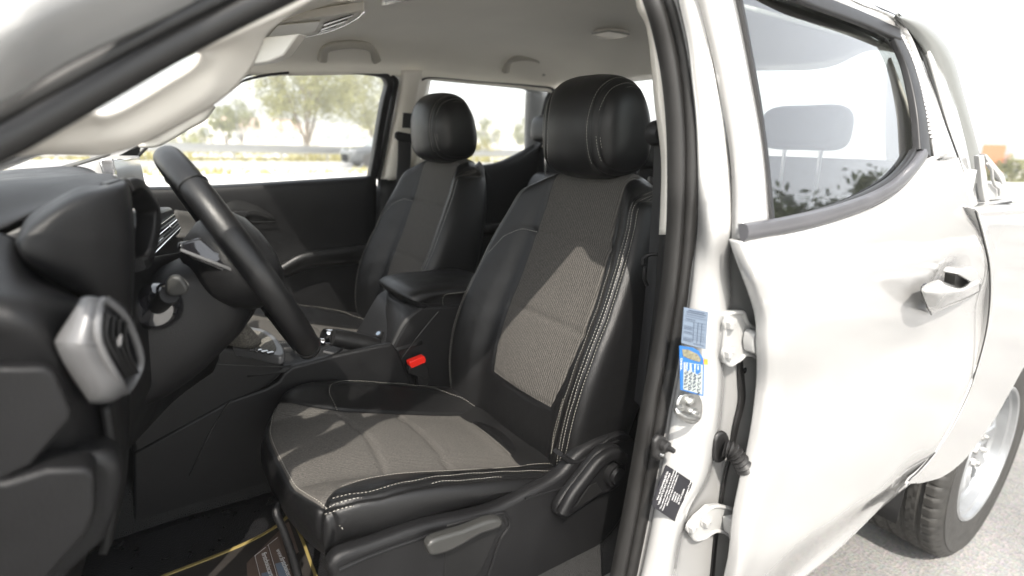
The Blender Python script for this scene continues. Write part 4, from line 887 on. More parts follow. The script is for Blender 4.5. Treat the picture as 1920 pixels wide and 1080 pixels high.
# --- rear bench
RS = empty('rear_seat', T)
net('bench_cushion', [[(x, y, z) for y in (-.66, -.6, -.3, 0, .3, .6, .66)] for x, z in ((1.95, .70), (1.96, .80), (2.05, .83), (2.25, .80), (2.40, .79))], LEATH, RS, 5, 5, towards=(2, 0, 4))
net('bench_backrest', [[(x, y, z) for y in (-.66, -.6, -.3, 0, .3, .6, .66)] for x, z in ((2.34, .78), (2.38, .95), (2.42, 1.10), (2.46, 1.20), (2.50, 1.235), (2.56, 1.23))], LEATH, RS, 5, 5, towards=(0, 0, 2))
for yy in (-.535, .0, .535):
    g = []
    for dy, s in ((-.125, .05), (-.122, .5), (-.112, .8), (-.09, .97), (0, 1), (.09, .97), (.112, .8), (.122, .5), (.125, .05)):
        g.append([(2.48 + a * s, yy + dy * .92, (1.42 if yy else 1.34) + b * s * .9) for a, b in ((-.045, -.05), (-.05, .0), (-.04, .05), (0, .065), (.035, .05), (.045, 0), (.035, -.055), (0, -.062))])
    net('rear_headrest', g, LEATH, RS, 4, 5, False, True, caps=True)
    for s in (-.05, .05): tube('headrest_post', [(2.49, yy + s, 1.18), (2.485, yy + s, 1.38)], .006, CHROME, RS, 2, 8)

# ================================================================== passenger door cards
PD = empty('passenger_door', T)
def gd(z): return gP(z)
top = lambda z: .84
rows = [[(262, 350, .84), (330, 349, .84), (450, 344, .84), (580, 336, .84), (706, 328, .84)],
        [(262, 356, .815), (330, 355, .815), (450, 350, .815), (580, 342, .815), (706, 334, .815)],
        [(262, 372, .808), (330, 372, .808), (450, 370, .808), (580, 366, .808), (706, 360, .808)],
        [(262, 430, .825), (330, 430, .825), (450, 430, .825), (580, 430, .825), (704, 425, .825)],
        [(262, 470, .835), (400, 466, .835), (490, 462, .835), (600, 458, .835), (702, 450, .835)],
        [(262, 520, .84), (400, 520, .84), (500, 520, .84), (600, 520, .84), (700, 520, .84)],
        [(262, 640, .84), (400, 640, .84), (500, 640, .84), (600, 640, .84), (695, 640, .84)],
        [(262, 800, .84), (400, 800, .84), (500, 800, .84), (600, 800, .84), (695, 800, .84)]]
pc = net('door_card', [UL(r_) for r_ in rows], PLAS, PD, 5, 5, thick=.01)
# armrest that sweeps down at the front
arm = net('armrest', [UL(r_) for r_ in ([(520, 500, .83), (560, 478, .83), (640, 467, .83), (704, 455, .83)], [(523, 500, .77), (565, 476, .765), (640, 466, .765), (706, 455, .765)], [(528, 508, .762), (570, 484, .755), (645, 474, .755), (708, 463, .755)], [(534, 516, .775), (575, 498, .77), (648, 490, .77), (708, 480, .77)], [(540, 520, .83), (580, 505, .83), (650, 497, .83), (708, 487, .83)])], LEATH, PD, 5, 5)
sweep('card_seam', UL([(430, 420, .80), (470, 395, .79), (510, 408, .79), (516, 414, .80), (470, 416, .80), (420, 412, .80)]), circ(.002, 8), PLASD, PD, n=6)
net('release_recess', [UL(r_) for r_ in ([(395, 404, .812), (440, 375, .806), (480, 385, .808), (512, 404, .812)], [(400, 412, .803), (440, 398, .803), (480, 402, .803), (514, 412, .806)], [(405, 418, .815), (440, 420, .817), (480, 418, .817), (514, 416, .819)])], PLASD, PD, 5, 5)
prism('door_release', UL([(430, 402), (440, 396), (462, 396), (468, 402), (460, 407), (436, 408)], Y=.79), (0, .01, 0), PLAS, PD, .003)
sweep('map_pocket_edge', UL([(520, 500, .79), (505, 520, .79), (460, 560, .79), (430, 590, .80)]), circ(.003, 8), PLAS, PD, n=6)
pg = [[(250, 300), (300, 285), (330, 276), (345, 262)], [(258, 350), (330, 350), (450, 346), (600, 338)], ]
net('door_glass', [[U(*p, Y=lambda z: gP(z) + .03) for p in r_] for r_ in ([(255, 352), (400, 350), (560, 340), (704, 330)], [(268, 300), (410, 300), (565, 290), (716, 250)], [(300, 262), (420, 240), (570, 210), (728, 190)], [(330, 235), (440, 150), (580, 134), (740, 138)])], GLASS, PD, 4, 4)
sweep('window_frame', [U(*p, Y=lambda z: gP(z) + .015) for p in ((696, 332), (704, 290), (712, 240), (721, 190), (728, 158), (722, 144), (705, 139), (640, 136), (580, 136), (540, 138))], rrect(.013, .02, .004, 3), TRIM, PD, upv=(0, -1, 0), n=6, scale=[1, 1, 1, 1, 1, .9, .6, .3, .25, .2])
sweep('window_frame', [U(*p, Y=lambda z: gP(z) + .015) for p in ((540, 137), (490, 143), (448, 155), (400, 190), (350, 226), (300, 252), (262, 290))], rrect(.004, .02, .002, 3), TRIM, PD, upv=(0, -1, 0), n=6)
sweep('door_frame_seal', [U(*p, Y=lambda z: gP(z) + .005) for p in ((709, 334), (720, 280), (730, 225), (739, 175), (742, 152), (734, 143))], rrect(.005, .016, .003, 3), RUB, PD, upv=(0, -1, 0), n=6)
prism('mirror_corner', [U(*p, Y=lambda z: gP(z) + .02) for p in ((222, 292), (240, 282), (264, 268), (262, 292))], (0, .01, 0), PLASD, PD, .003)
mir = prism('side_mirror', [(1.03, 1.00, 1.18), (1.03, 1.22, 1.20), (1.03, 1.24, 1.34), (1.03, 1.20, 1.40), (1.03, 1.02, 1.38)], (-.14, 0, 0), PAINT, PD, .03, 4, 2)
RD = empty('rear_passenger_door', T)
rows = [[(770, 318, .835), (880, 310, .832), (930, 304, .83), (975, 284, .82), (1012, 262, .81), (1030, 250, .80)],
        [(770, 322, .82), (880, 314, .815), (932, 308, .812), (978, 290, .80), (1014, 272, .79), (1034, 262, .785)],
        [(770, 345, .81), (880, 345, .81), (935, 340, .81), (985, 335, .80), (1020, 330, .795), (1040, 328, .79)],
        [(770, 420, .83), (880, 415, .83), (935, 410, .83), (985, 405, .82), (1020, 402, .82), (1040, 400, .82)],
        [(770, 520, .84), (880, 500, .84), (935, 490, .84), (985, 485, .84), (1020, 480, .84), (1040, 480, .84)],
        [(770, 640, .84), (880, 640, .84), (935, 640, .84), (985, 640, .84), (1020, 640, .84), (1040, 640, .84)]]
net('door_card', [UL(r_) for r_ in rows], PLAS, RD, 5, 5, thick=.01)
net('armrest', [UL(r_) for r_ in ([(880, 425, .83), (940, 420, .83), (1000, 418, .83)], [(880, 424, .76), (940, 420, .76), (1000, 418, .76)], [(880, 440, .755), (940, 434, .755), (1000, 432, .755)], [(880, 450, .83), (940, 446, .83), (1000, 444, .83)])], LEATH, RD, 4, 4)
net('door_glass', [[U(*p, Y=lambda z: gP(z) + .03) for p in r_] for r_ in ([(768, 330), (870, 325), (940, 320), (1015, 300)], [(782, 240), (880, 240), (950, 240), (1032, 240)], [(792, 140), (880, 146), (960, 152), (1045, 164)])], GLASS, RD, 4, 4)
sweep('window_frame', [U(*p, Y=lambda z: gP(z) + .012) for p in ((790, 150), (800, 146), (900, 153), (1000, 162), (1030, 166), (1035, 172), (1030, 190), (1020, 235), (1008, 272), (985, 290), (945, 308), (900, 315), (850, 318))], rrect(.006, .02, .003, 3), TRIM, RD, upv=(0, -1, 0), n=6, scale=[.6, .6, .6, .7, .9, 1.3, 1.5, 1.4, 1, .6, .4, .4])
sweep('inner_frame_edge', [U(*p, Y=lambda z: gP(z) + .02) for p in ((778, 322), (786, 300), (805, 288), (824, 278))], rrect(.014, .02, .004, 3), BEIGEP, RD, upv=(0, -1, 0), n=6)

# ================================================================== dashboard
DB = empty('dashboard', T)
rows = []
for y, dx, dz in ((-.56, -.045, -.012), (-.50, -.02, -.004), (-.45, -.01, 0), (-.2, -.01, -.004), (0, -.01, -.01), (.3, -.02, -.014), (.6, -.04, -.016), (.74, -.07, -.03), (.80, -.12, -.06)):
    rows.append([(x + dx, y, z + dz) for x, z in ((.40, 1.15), (.55, 1.215), (.72, 1.262), (.84, 1.276), (.915, 1.279), (.945, 1.264), (.940, 1.235), (.915, 1.20), (.905, 1.12), (.91, 1.04), (.915, .96), (.90, .86), (.86, .74), (.80, .60))])
net('dash_body', rows, PLAS, DB, 5, 5, thick=.006, towards=(1.6, 0, 2))
# padded roll at the driver's end, running back over the hood
net('dash_pad', [UL(r_) for r_ in ([(-200, 340, -.44), (0, 338, -.44), (90, 331, -.44), (160, 326, -.44), (206, 326, -.44), (224, 334, -.43)], [(-200, 362, -.50), (0, 356, -.50), (90, 346, -.495), (160, 338, -.49), (206, 333, -.48), (226, 339, -.46)],
   [(-200, 410, -.56), (0, 396, -.555), (80, 376, -.545), (150, 354, -.53), (200, 342, -.515), (228, 342, -.49)], [(-200, 470, -.60), (-20, 436, -.595), (60, 402, -.575), (130, 372, -.55), (190, 350, -.53), (230, 344, -.50)], [(-200, 490, -.58), (-20, 452, -.575), (60, 416, -.555), (130, 386, -.53), (190, 360, -.51), (232, 350, -.49)])], PLAS, DB, 6, 6, thick=.004)
hrows = [[(28, 452), (28, 452), (28, 453), (28, 455), (29, 457), (30, 460)],
         [(54, 404), (46, 432), (40, 454), (42, 476), (52, 496), (68, 510)],
         [(98, 376), (88, 406), (76, 450), (80, 492), (92, 520), (112, 538)],
         [(150, 350), (140, 380), (130, 440), (134, 505), (146, 545), (164, 566)],
         [(200, 346), (194, 362), (190, 430), (194, 520), (202, 580), (214, 604)],
         [(228, 336), (234, 354), (240, 430), (242, 520), (242, 595), (240, 630)],
         [(236, 338), (245, 358), (252, 430), (252, 520), (248, 595), (244, 630)]]
yy = [-.615, -.635, -.635, -.625, -.61, -.59, -.57]
yo = [.055, .012, 0, 0, .02, .05]
hood = net('instrument_hood', [[U(p[0], p[1], Y=yy[i] + yo[j] * (0 if i == 0 else 1)) for j, p in enumerate(r_)] for i, r_ in enumerate(hrows)], PLAS, None, 6, 6, thick=.004)
top_ = net('x', [[U(200, 346, Y=-.56), (.930, -.42, 1.298), (.925, -.26, 1.286), (.90, -.19, 1.255)], [U(228, 336, Y=-.54), (.962, -.40, 1.295), (.955, -.27, 1.283), (.945, -.20, 1.252)], [U(238, 340, Y=-.52), (.972, -.40, 1.289), (.966, -.27, 1.276), (.955, -.20, 1.248)]], PLAS, None, 5, 6, thick=.006, towards=(2, 0, 3))
inr = net('x', [[(.972, -.52, 1.285), (.972, -.40, 1.287), (.966, -.27, 1.274), (.955, -.20, 1.246), (.950, -.19, 1.20), (.945, -.21, 1.15)], [(.93, -.51, 1.275), (.93, -.40, 1.277), (.93, -.28, 1.264), (.925, -.21, 1.236), (.925, -.20, 1.20), (.92, -.22, 1.15)]], PLAS, None, 4, 5, thick=0, towards=(1.2, -.4, 1.2))
hood.parent = DB; join([hood, top_, inr], 'instrument_hood')
bz = sweep('cluster_bezel', UL([(226, 352, -.53), (246, 350, -.50), (266, 372, -.47), (277, 392, -.45), (279, 420, -.45), (272, 462, -.46), (262, 492, -.48), (248, 500, -.52)]), rrect(.008, .014, .004, 3), PLAS, DB, upv=(.9, -.5, .3), n=6)
net('instrument_cluster', [[(.955, -.52, 1.30), (.955, -.25, 1.30)], [(.925, -.52, 1.15), (.925, -.25, 1.15)]], GLOSS, DB, 2, 2, thick=.004)
# dash end: recess under the hood, rounded blue-lit roll, then down to the door opening
net('dash_end_panel', [UL(r_) for r_ in ([(-260, 420, -.62), (-100, 425, -.61), (0, 436, -.60), (30, 448, -.60), (90, 500, -.56), (150, 560, -.53), (200, 600, -.52), (236, 640, -.52)],
    [(-260, 470, -.64), (-100, 470, -.64), (-10, 470, -.635), (26, 478, -.63), (70, 520, -.60), (130, 556, -.57), (190, 590, -.55), (238, 650, -.54)],
    [(-260, 520, -.70), (-100, 520, -.70), (-10, 520, -.695), (30, 524, -.69), (70, 536, -.675), (120, 552, -.65), (180, 574, -.61), (238, 660, -.56)],
    [(-260, 566, -.742), (-100, 562, -.742), (-10, 558, -.742), (30, 560, -.74), (70, 566, -.735), (110, 576, -.72), (170, 590, -.66), (238, 680, -.58)],
    [(-260, 600, -.755), (-100, 600, -.755), (-10, 596, -.755), (40, 602, -.755), (80, 620, -.75), (110, 640, -.735), (170, 660, -.68), (238, 710, -.60)],
    [(-260, 680, -.745), (-100, 680, -.745), (-10, 680, -.745), (50, 690, -.745), (100, 700, -.74), (140, 730, -.725), (190, 755, -.68), (240, 765, -.62)],
    [(-260, 850, -.74), (-100, 850, -.74), (-10, 840, -.74), (60, 820, -.735), (110, 800, -.73), (150, 800, -.715), (196, 800, -.68), (240, 800, -.62)], [(-260, 1000, -.73), (-100, 1000, -.73), (-10, 980, -.73), (90, 930, -.72), (140, 900, -.715), (170, 880, -.70), (200, 860, -.67), (238, 840, -.62)])], PLAS, DB, 5, 5, thick=.008)
# fuse box cover and lower steps at the dash end
prism('fuse_cover', UL([(-120, 690), (84, 688), (104, 700), (134, 770), (136, 785), (60, 876), (0, 905), (-120, 930)], Y=-.765), (0, .02, 0), PLAS, DB, .010, 4)
prism('lower_cover', UL([(88, 880), (165, 878), (180, 892), (180, 960), (165, 1000), (60, 1120), (-20, 1150), (-60, 1100), (-60, 905), (10, 905)], Y=-.775), (0, .04, 0), PLAS, DB, .012, 4)
prism('kick_panel', UL([(130, 850), (205, 848), (226, 870), (232, 900), (222, 960), (196, 1018), (130, 1080), (70, 1130), (-20, 1130), (-40, 1000)], Y=-.74), (0, .05, 0), PLAS, DB, .012, 4)
net('knee_trim', [UL(r_) for r_ in ([(205, 760, -.70), (225, 745, -.62), (246, 730, -.55)], [(215, 830, -.70), (232, 830, -.62), (243, 820, -.55)], [(222, 930, -.70), (232, 920, -.62), (236, 910, -.55)], [(200, 1040, -.70), (205, 1030, -.62), (210, 1020, -.55)])], PLASD, DB, 4, 4, thick=.008)
# silver side vent
AV = empty('air_vent', DB); bpy.data.objects.remove(AV)
def facet(name, rows_, M, th=.003, n=1):
    return net(name, [UL(r_) for r_ in rows_], M, None, n, n, thick=th)
o_ = [(102, 641), (109, 628), (150, 562), (168, 556), (196, 562)]
# body of the housing: two broad facets meeting along a ridge, then the face
va = net('x', [UL(r_) for r_ in ([(150, 560, -.725), (158, 556, -.728), (172, 555, -.730), (192, 559, -.728)], [(148, 566, -.738), (158, 562, -.744), (172, 561, -.746), (192, 562, -.740)], [(128, 598, -.741), (143, 598, -.754), (164, 599, -.760), (184, 600, -.755)], [(104, 636, -.742), (126, 637, -.760), (156, 638, -.768), (184, 638, -.760)],
   [(103, 646, -.742), (126, 649, -.762), (156, 651, -.769), (188, 650, -.761)], [(122, 686, -.742), (143, 687, -.758), (170, 687, -.765), (205, 682, -.757)], [(158, 742, -.740), (176, 738, -.752), (200, 732, -.757), (228, 718, -.752)], [(166, 753, -.738), (184, 754, -.744), (208, 751, -.746), (238, 734, -.738)], [(168, 754, -.70), (184, 755, -.70), (208, 752, -.70), (238, 735, -.70)])], SILV, None, 5, 5, thick=.003)
vb = tube('x', UL([(104, 641, -.745), (126, 643, -.762), (156, 645, -.7695), (185, 644, -.762)]), .001, SILV, None, 3, 6)
vc = prism('x', UL([(193, 561, -.736), (222, 579, -.722), (240, 606, -.708), (265, 671, -.692), (262, 692, -.692), (238, 734, -.715), (226, 720, -.745), (184, 640, -.755), (184, 600, -.752)]), (.004, .02, 0), GLOSS, None, .002, 2)
vr = sweep('x', UL([(192, 563, -.740), (222, 580, -.726), (241, 606, -.712), (264, 671, -.696), (261, 694, -.696), (238, 733, -.720), (224, 714, -.752), (186, 642, -.762), (184, 602, -.758)]), circ(.0036, 8), SILV, None, upv=(.6, -1, 0), n=3, closed=True)
slt = [sweep('x', UL([(200 + 11 * k, 590 + 4 * k, -.751 + .010 * k), (196 + 12 * k, 628 + 3 * k, -.757 + .012 * k), (216 + 10 * k, 672 + 3 * k, -.754 + .012 * k), (234 + 7 * k, 704 - 2 * k, -.742 + .010 * k)]), rrect(.0016, .004, .001, 2), PLAS, None, upv=(.6, -1, 0), n=4) for k in range(0, 4)]
tab = prism('x', UL([(218, 640), (226, 628), (230, 631), (229, 646), (223, 652), (219, 650)], Y=-.752), (0, .006, 0), SILV, None, .002)
va.parent = DB; join([va, vb, vc, vr, tab] + slt, 'air_vent')
# centre: touchscreen, vents
def quadprism(name, q, Y, off, M, par, bev=.003): return prism(name, [U(p[0], p[1], Y=(p[2] if len(p) > 2 else Y)) for p in q], off, M, par, bev)
ts = prism('touchscreen', [U(202, 300, Y=-.18), U(262, 296, Y=.10), U(283, 388, Y=.08), U(232, 392, Y=-.16)], (-.014, 0, 0), GLOSS, DB, .004)
ts2 = prism('x', UL([(186, 302, -.2), (190, 298, -.2), (210, 297, -.2), (214, 302, -.2), (220, 334, -.2), (196, 332, -.2)]), (-.0, .02, 0), CHROME, None, .002)
join([ts, ts2], 'touchscreen')
cvp = [(272, 432, -.17), (320, 398, .10), (334, 432, .10), (300, 470, -.05), (270, 492, -.17)]
cf = prism('centre_vent', UL([(262, 425, -.16), (278, 402, -.10), (322, 388, .12), (342, 430, .12), (336, 440, .10), (262, 500, -.16)]), (-.05, .02, 0), PLAS, DB, .006)
cg = prism('x', UL([(268, 434, -.16), (318, 398, .11), (332, 430, .11), (268, 492, -.16)]), (.0035, -.002, 0), GLOSS, None, .001)
sls = []
for k in range(6):
    a = k / 5; p0 = np.array([268, 440]) * (1 - a) + np.array([268, 488]) * a; p1 = np.array([320, 403]) * (1 - a) + np.array([331, 428]) * a
    sls.append(tube('x', [U(*p0, Y=-.163) + np.array([.007, 0, 0]), U(*p1, Y=.107) + np.array([.007, 0, 0])], .0018, CHROME if k in (0, 2, 5) else PLAS, None, 2, 6))
tb1 = [box('x', tuple(U(*p, Y=yy_) + np.array([.012, 0, 0])), (.006, .05, .012), CHROME, None, .002) for p, yy_ in (((305, 424), .05), ((278, 446), -.1))]
join([cf, cg] + sls + tb1, 'centre_vent')
# speaker grille at the far top of the dash
sg = prism('speaker_grille', [(.86 + .09 * math.cos(a), .62 + .10 * math.sin(a), 1.283 - .03 * math.cos(a) * -1 - .02) for a in np.linspace(0, 2 * math.pi, 24, endpoint=False)], (0, 0, .006), mat('grille_mesh', (.10, .10, .095), .7, bump=('v', 500, 1, .002)), DB, .002)
net('door_side_dash', [UL(r_) for r_ in ([(330, 395, .60), (370, 400, .62), (400, 405, .62)], [(325, 425, .60), (370, 440, .62), (400, 445, .62)], [(335, 440, .55), (370, 450, .58), (400, 452, .6)])], mat('grey_felt', (.06, .058, .055), .95, bump=('v', 700, .6, .002)), DB, 4, 4, thick=.01)
# lower dash behind the wheel
net('lower_dash_panel', [UL(r_) for r_ in ([(238, 500, -.50), (300, 480, -.36), (400, 470, -.20), (500, 480, -.12)], [(240, 580, -.52), (310, 570, -.38), (410, 580, -.22), (480, 580, -.12)], [(242, 660, -.54), (300, 665, -.42), (380, 650, -.28), (440, 630, -.16)], [(240, 740, -.56), (290, 718, -.44), (350, 680, -.30), (408, 648, -.18)], [(238, 775, -.54), (290, 735, -.40), (350, 690, -.24), (410, 652, -.14)], [(235, 850, -.48), (280, 800, -.36), (340, 740, -.20), (410, 690, -.10)])], PLASD, DB, 5, 5, thick=.008)
# footwell bulkhead
net('footwell_trim', [[(.62, y, 1.0) for y in (-.80, -.4, -.05)], [(.60, y, .70) for y in (-.80, -.4, -.05)], [(.66, y, .45) for y in (-.80, -.4, -.05)], [(.80, y, .40) for y in (-.80, -.4, -.05)]], CARPET, DB, 4, 4, thick=.01, towards=(1.5, -.4, 1))

# ================================================================== steering column and wheel
WC = np.array([1.110, -.38, 1.163]); tilt = .49
WN = np.array([math.cos(tilt), 0, math.sin(tilt)]); WU = np.array([-math.sin(tilt), 0, math.cos(tilt)]); WY = np.array([0, 1, 0])
# yaw the wheel a little so that it reads as in the photograph
SW = empty('steering_wheel', T)
ringp = [WC + (WU * math.cos(a) + WY * math.sin(a)) * .183 for a in np.linspace(0, 2 * math.pi, 96, endpoint=False)]
rim_ = sweep('wheel_rim', ringp, circ(.0192, 16, .0168), LEATH, SW, upv=WN, closed=True, raw=True)
for a0 in (-38, 38, -142, 142):
    a = R(a0); c0 = WC + (WU * math.cos(a) + WY * math.sin(a)) * .183; tg = -WU * math.sin(a) + WY * math.cos(a)
    pts = [c0 + (WU * math.cos(a) + WY * math.sin(a)) * .0175 * math.cos(q) + WN * .0200 * math.sin(q) for q in np.linspace(0, 2 * math.pi, 20, endpoint=False)]
    sweep('rim_seam', pts, circ(.0011, 6), PLASD, SW, upv=tg, closed=True, raw=True)
hubp = [(.001, .060), (.03, .059), (.055, .053), (.075, .040), (.085, .018), (.083, -.01), (.07, -.04), (.05, -.06)]
V = []; 
for r_, h in hubp:
    for i in range(48):
        a = 2 * math.pi * i / 48; q = abs(math.cos(a)) ** 6 * .02 + abs(math.sin(a)) ** 4 * .018
        V.append(WC + (WU * math.cos(a) * .92 + WY * math.sin(a) * 1.12) * (r_ * (1 + q * 4)) + WN * (h - .012))
mesh('airbag_cover', V, gridfaces(len(hubp), 48, False, True) + [tuple(range(7 * 48, 8 * 48))], PLAS, SW, True, 50)
for a0, w_ in ((80, .022), (-80, .022), (180, .028)):
    a = R(a0); d = WU * math.cos(a) + WY * math.sin(a); s_ = -WU * math.sin(a) + WY * math.cos(a)
    sweep('wheel_spoke', [WC + d * .06 + WN * .012, WC + d * .12 + WN * .006, WC + d * .178], rrect(w_, .010, .007, 3), GLOSS if a0 == 180 else PLAS, SW, upv=WN, n=4, scale=[1.3, 1, .8])
SCn = empty('steering_column', T)
rows = []
for d, sy, sz, dz in ((-.035, .050, .052, -.015), (-.06, .062, .062, -.018), (-.10, .070, .068, -.02), (-.15, .076, .075, -.022), (-.21, .080, .078, -.02), (-.26, .075, .07, -.02)):
    c0 = WC + WN * d + WU * dz; rows.append([c0 + WY * sy * math.copysign(abs(math.cos(a)) ** .7, math.cos(a)) + WU * sz * math.copysign(abs(math.sin(a)) ** .7, math.sin(a)) * (1 if math.sin(a) > 0 else 1.25) for a in np.linspace(0, 2 * math.pi, 20, endpoint=False)])
net('column_shroud', rows, PLAS, SCn, 5, 3, False, True, caps=True)
prism('shroud_cap', UL([(332, 462, -.47), (340, 455, -.47), (376, 445, -.46), (402, 470, -.46), (450, 490, -.465), (492, 520, -.47), (486, 532, -.47), (430, 514, -.47), (352, 482, -.47)]), (0, .03, -.004), GLOSS, SCn, .004)
sweep('shroud_trim', UL([(338, 468, -.472), (390, 488, -.474), (440, 508, -.474), (486, 528, -.474)]), rrect(.0022, .0015, .001, 2), SILV, SCn, upv=(0, -1, 0), n=4)
lathe('stalk_boot', [(.001, -.02), (.022, -.018), (.030, -.006), (.034, .012)], U(292, 578, Y=-.47), (.1, .9, -.1), GLOSS, SCn, 24)
sk1 = tube('indicator_stalk', UL([(280, 588, -.46), (300, 570, -.49), (318, 552, -.53)]), .012, PLAS, SCn, 5, 14)
sk2 = prism('x', UL([(312, 552, -.54), (312, 530, -.545), (322, 520, -.55), (340, 518, -.55), (356, 540, -.55), (350, 552, -.55), (325, 556, -.545)]), (0, .018, 0), PLASG, None, .006, 4)
join([sk1, sk2], 'indicator_stalk')

# ================================================================== centre console
CC = empty('centre_console', T)
yN, yF = -.115, .115
def cns(pts, name, M=PLAS, bev=.01, y=yN, dep=.23, so=0): return prism(name, UL(pts, Y=y), (0, dep, 0), M, CC, bev, 4, so)
cns([(380, 640), (440, 652), (500, 664), (530, 668), (536, 690), (528, 704), (500, 730), (440, 760), (360, 800), (250, 860), (200, 700)], 'console_front', PLAS, .012)
tube('console_seam', UL([(392, 681, yN - .002), (440, 684, yN - .002), (532, 688, yN - .002)]), .0012, PLASG, CC, 4, 6)
cns([(250, 850), (430, 752), (500, 728), (522, 716), (532, 700), (548, 688), (640, 664), (735, 644), (748, 660), (760, 690), (790, 760), (780, 900), (350, 1060), (250, 1060)], 'console_side', PLAS, .006, yN - .004, .020)
box('console_side', (1.36, .108, .70), (.50, .018, .18), PLAS, CC, .006)
tube('console_gap', UL([(431, 752, yN - .006), (400, 800, yN - .006), (355, 892, yN - .006)]), .0014, GLOSS, CC, 4, 6)
# shift surround with chrome and the gaiter
ss = prism('shift_surround', [U(p[0], p[1], Z=.920) for p in ((400, 642), (410, 618), (470, 612), (506, 622), (524, 640), (534, 662), (524, 668), (470, 657))], (0, 0, -.02), SILV, CC, .005, 4, 2)
si = prism('shift_gate', [U(p[0], p[1], Z=.922) for p in ((408, 638), (416, 622), (470, 617), (502, 628), (518, 650), (514, 658), (460, 648))], (0, 0, -.003), mat('woven_gaiter', (.17, .16, .14), .9, bump=('v', 500, 1, .003), var=.5, vscale=220), CC, .001, 2, 2)
gt = net('shift_gaiter', [[U(px_, py_, Z=z) for px_, py_ in q] for z, q in ((.923, [(412, 640), (425, 622), (462, 620), (490, 640), (470, 652), (440, 650)]), (.95, [(416, 624), (428, 612), (458, 612), (478, 626), (462, 636), (436, 634)]), (.985, [(420, 604), (430, 598), (450, 598), (462, 606), (452, 612), (436, 612)]), (1.01, [(426, 590), (432, 586), (444, 586), (450, 592), (444, 596), (434, 596)]))], bpy.data.materials['woven_gaiter'], CC, 4, 4, False, True, caps=True)
lathe('shift_knob', [(.001, .07), (.02, .066), (.027, .05), (.024, .02), (.014, 0), (.012, -.04)], (1.10, -.02, 1.02), (.1, 0, 1), GLOSS, CC, 24)
for k in range(4): box('mode_button', tuple(U(474 + 11 * k, 655 + 2.2 * k, Z=.924)), (.014, .010, .004), GLOSS, CC, .001)
# top tray with storage slots
net('console_top', [[(x, y, z + dz) for x, dz in ((1.14, .012), (1.24, .004), (1.36, 0), (1.48, .002), (1.56, .01))] for y, z in ((-.116, .836), (-.112, .848), (-.102, .850), (-.094, .844), (-.088, .795), (.07, .790), (.09, .795), (.104, .80), (.112, .80), (.116, .78))], PLASD, CC, 4, 4, thick=.006, towards=(1.3, 0, 3))
prism('storage_slot', [(1.20, -.055, .7965), (1.34, -.055, .7965), (1.34, .03, .7965), (1.20, .03, .7965)], (0, 0, .004), GLOSS, CC, .002)
# rear tower and the padded armrest
tw = cns([(706, 700), (730, 660), (752, 620), (770, 590), (792, 575), (880, 572), (960, 600), (960, 820), (760, 830), (690, 760)], 'console_tower', PLAS, .008, yN + .002, .225)
tube('tower_seam', UL([(740, 690, yN - .001), (762, 660, yN - .001), (788, 625, yN - .001), (822, 584, yN - .001)]), .0011, PLASG, CC, 5, 6)
net('tower_front', [UL(r_) for r_ in ([(708, 702, yN), (735, 655, yN), (768, 600, yN), (800, 576, yN)], [(703, 700, yN + .008), (728, 652, yN + .008), (758, 598, yN + .008), (790, 574, yN + .008)], [(700, 690, .0), (712, 640, .0), (724, 590, .0), (735, 560, .0)], [(690, 670, .10), (700, 630, .10), (712, 580, .10), (725, 545, .10)])], PLAS, CC, 5, 5, thick=.006)
prism('tower_pocket', UL([(744, 655, -.085), (752, 640, -.085), (772, 622, -.085), (778, 628, -.085), (776, 640, -.085), (752, 662, -.085)]), (.002, -.004, .002), GLOSS, CC, .002)
lathe('power_socket', [(.001, .016), (.010, .015), (.012, .010), (.012, 0), (.015, -.002)], U(714, 632, Y=-.03), (-.5, -.2, .8), PLAS, CC, 24)
lathe('socket_cap_mark', [(.001, .0168), (.006, .0165), (.0065, .015)], U(714, 632, Y=-.03), (-.5, -.2, .8), PALEB, CC, 16)
ar = []
a_o = [(1.452, 1.000), (1.50, .965), (1.56, .945)]
rows = []
for y, i0, zt in ((-.108, .050, -.030), (-.114, .030, -.016), (-.106, .012, -.004), (-.06, .002, .002), (0, 0, .004), (.06, .002, .002), (.106, .012, -.004), (.114, .030, -.016), (.108, .050, -.030)):
    rows.append([(1.530 + i0, y, .972 + zt * .3), (1.520 + i0, y, .984 + zt * .6), (1.535 + i0, y, .996 + zt), (1.58 + i0 * .3, y, 1.001 + zt), (1.67, y, 1.000 + zt), (1.77 - i0 * .2, y, .997 + zt), (1.80 - i0 * .5, y, .985 + zt), (1.795 - i0 * .5, y, .940), (1.72, y * .97, .922 - (zt + .03) * .3), (1.63, y * .97, .926 - (zt + .03) * .3), (1.57 + i0 * .5, y * .97, .942 - (zt + .03) * .3)])
rows = [[(q[0], q[1], q[2] - .012) for q in r_] for r_ in rows]
am = net('armrest', rows, LEATH, CC, 5, 5, False, True, caps=True)
def chn(pts): 
    P_ = crm(pts, 10); n = np.tile(np.array([0, -.7, .7]), (len(P_), 1)); return P_, n
join([am, stitches('x', [chn([(1.785, -.1145, .968), (1.72, -.1155, .970), (1.66, -.1155, .972), (1.625, -.1155, .970), (1.618, -.1165, .958), (1.622, -.114, .940)])], None)], 'armrest')
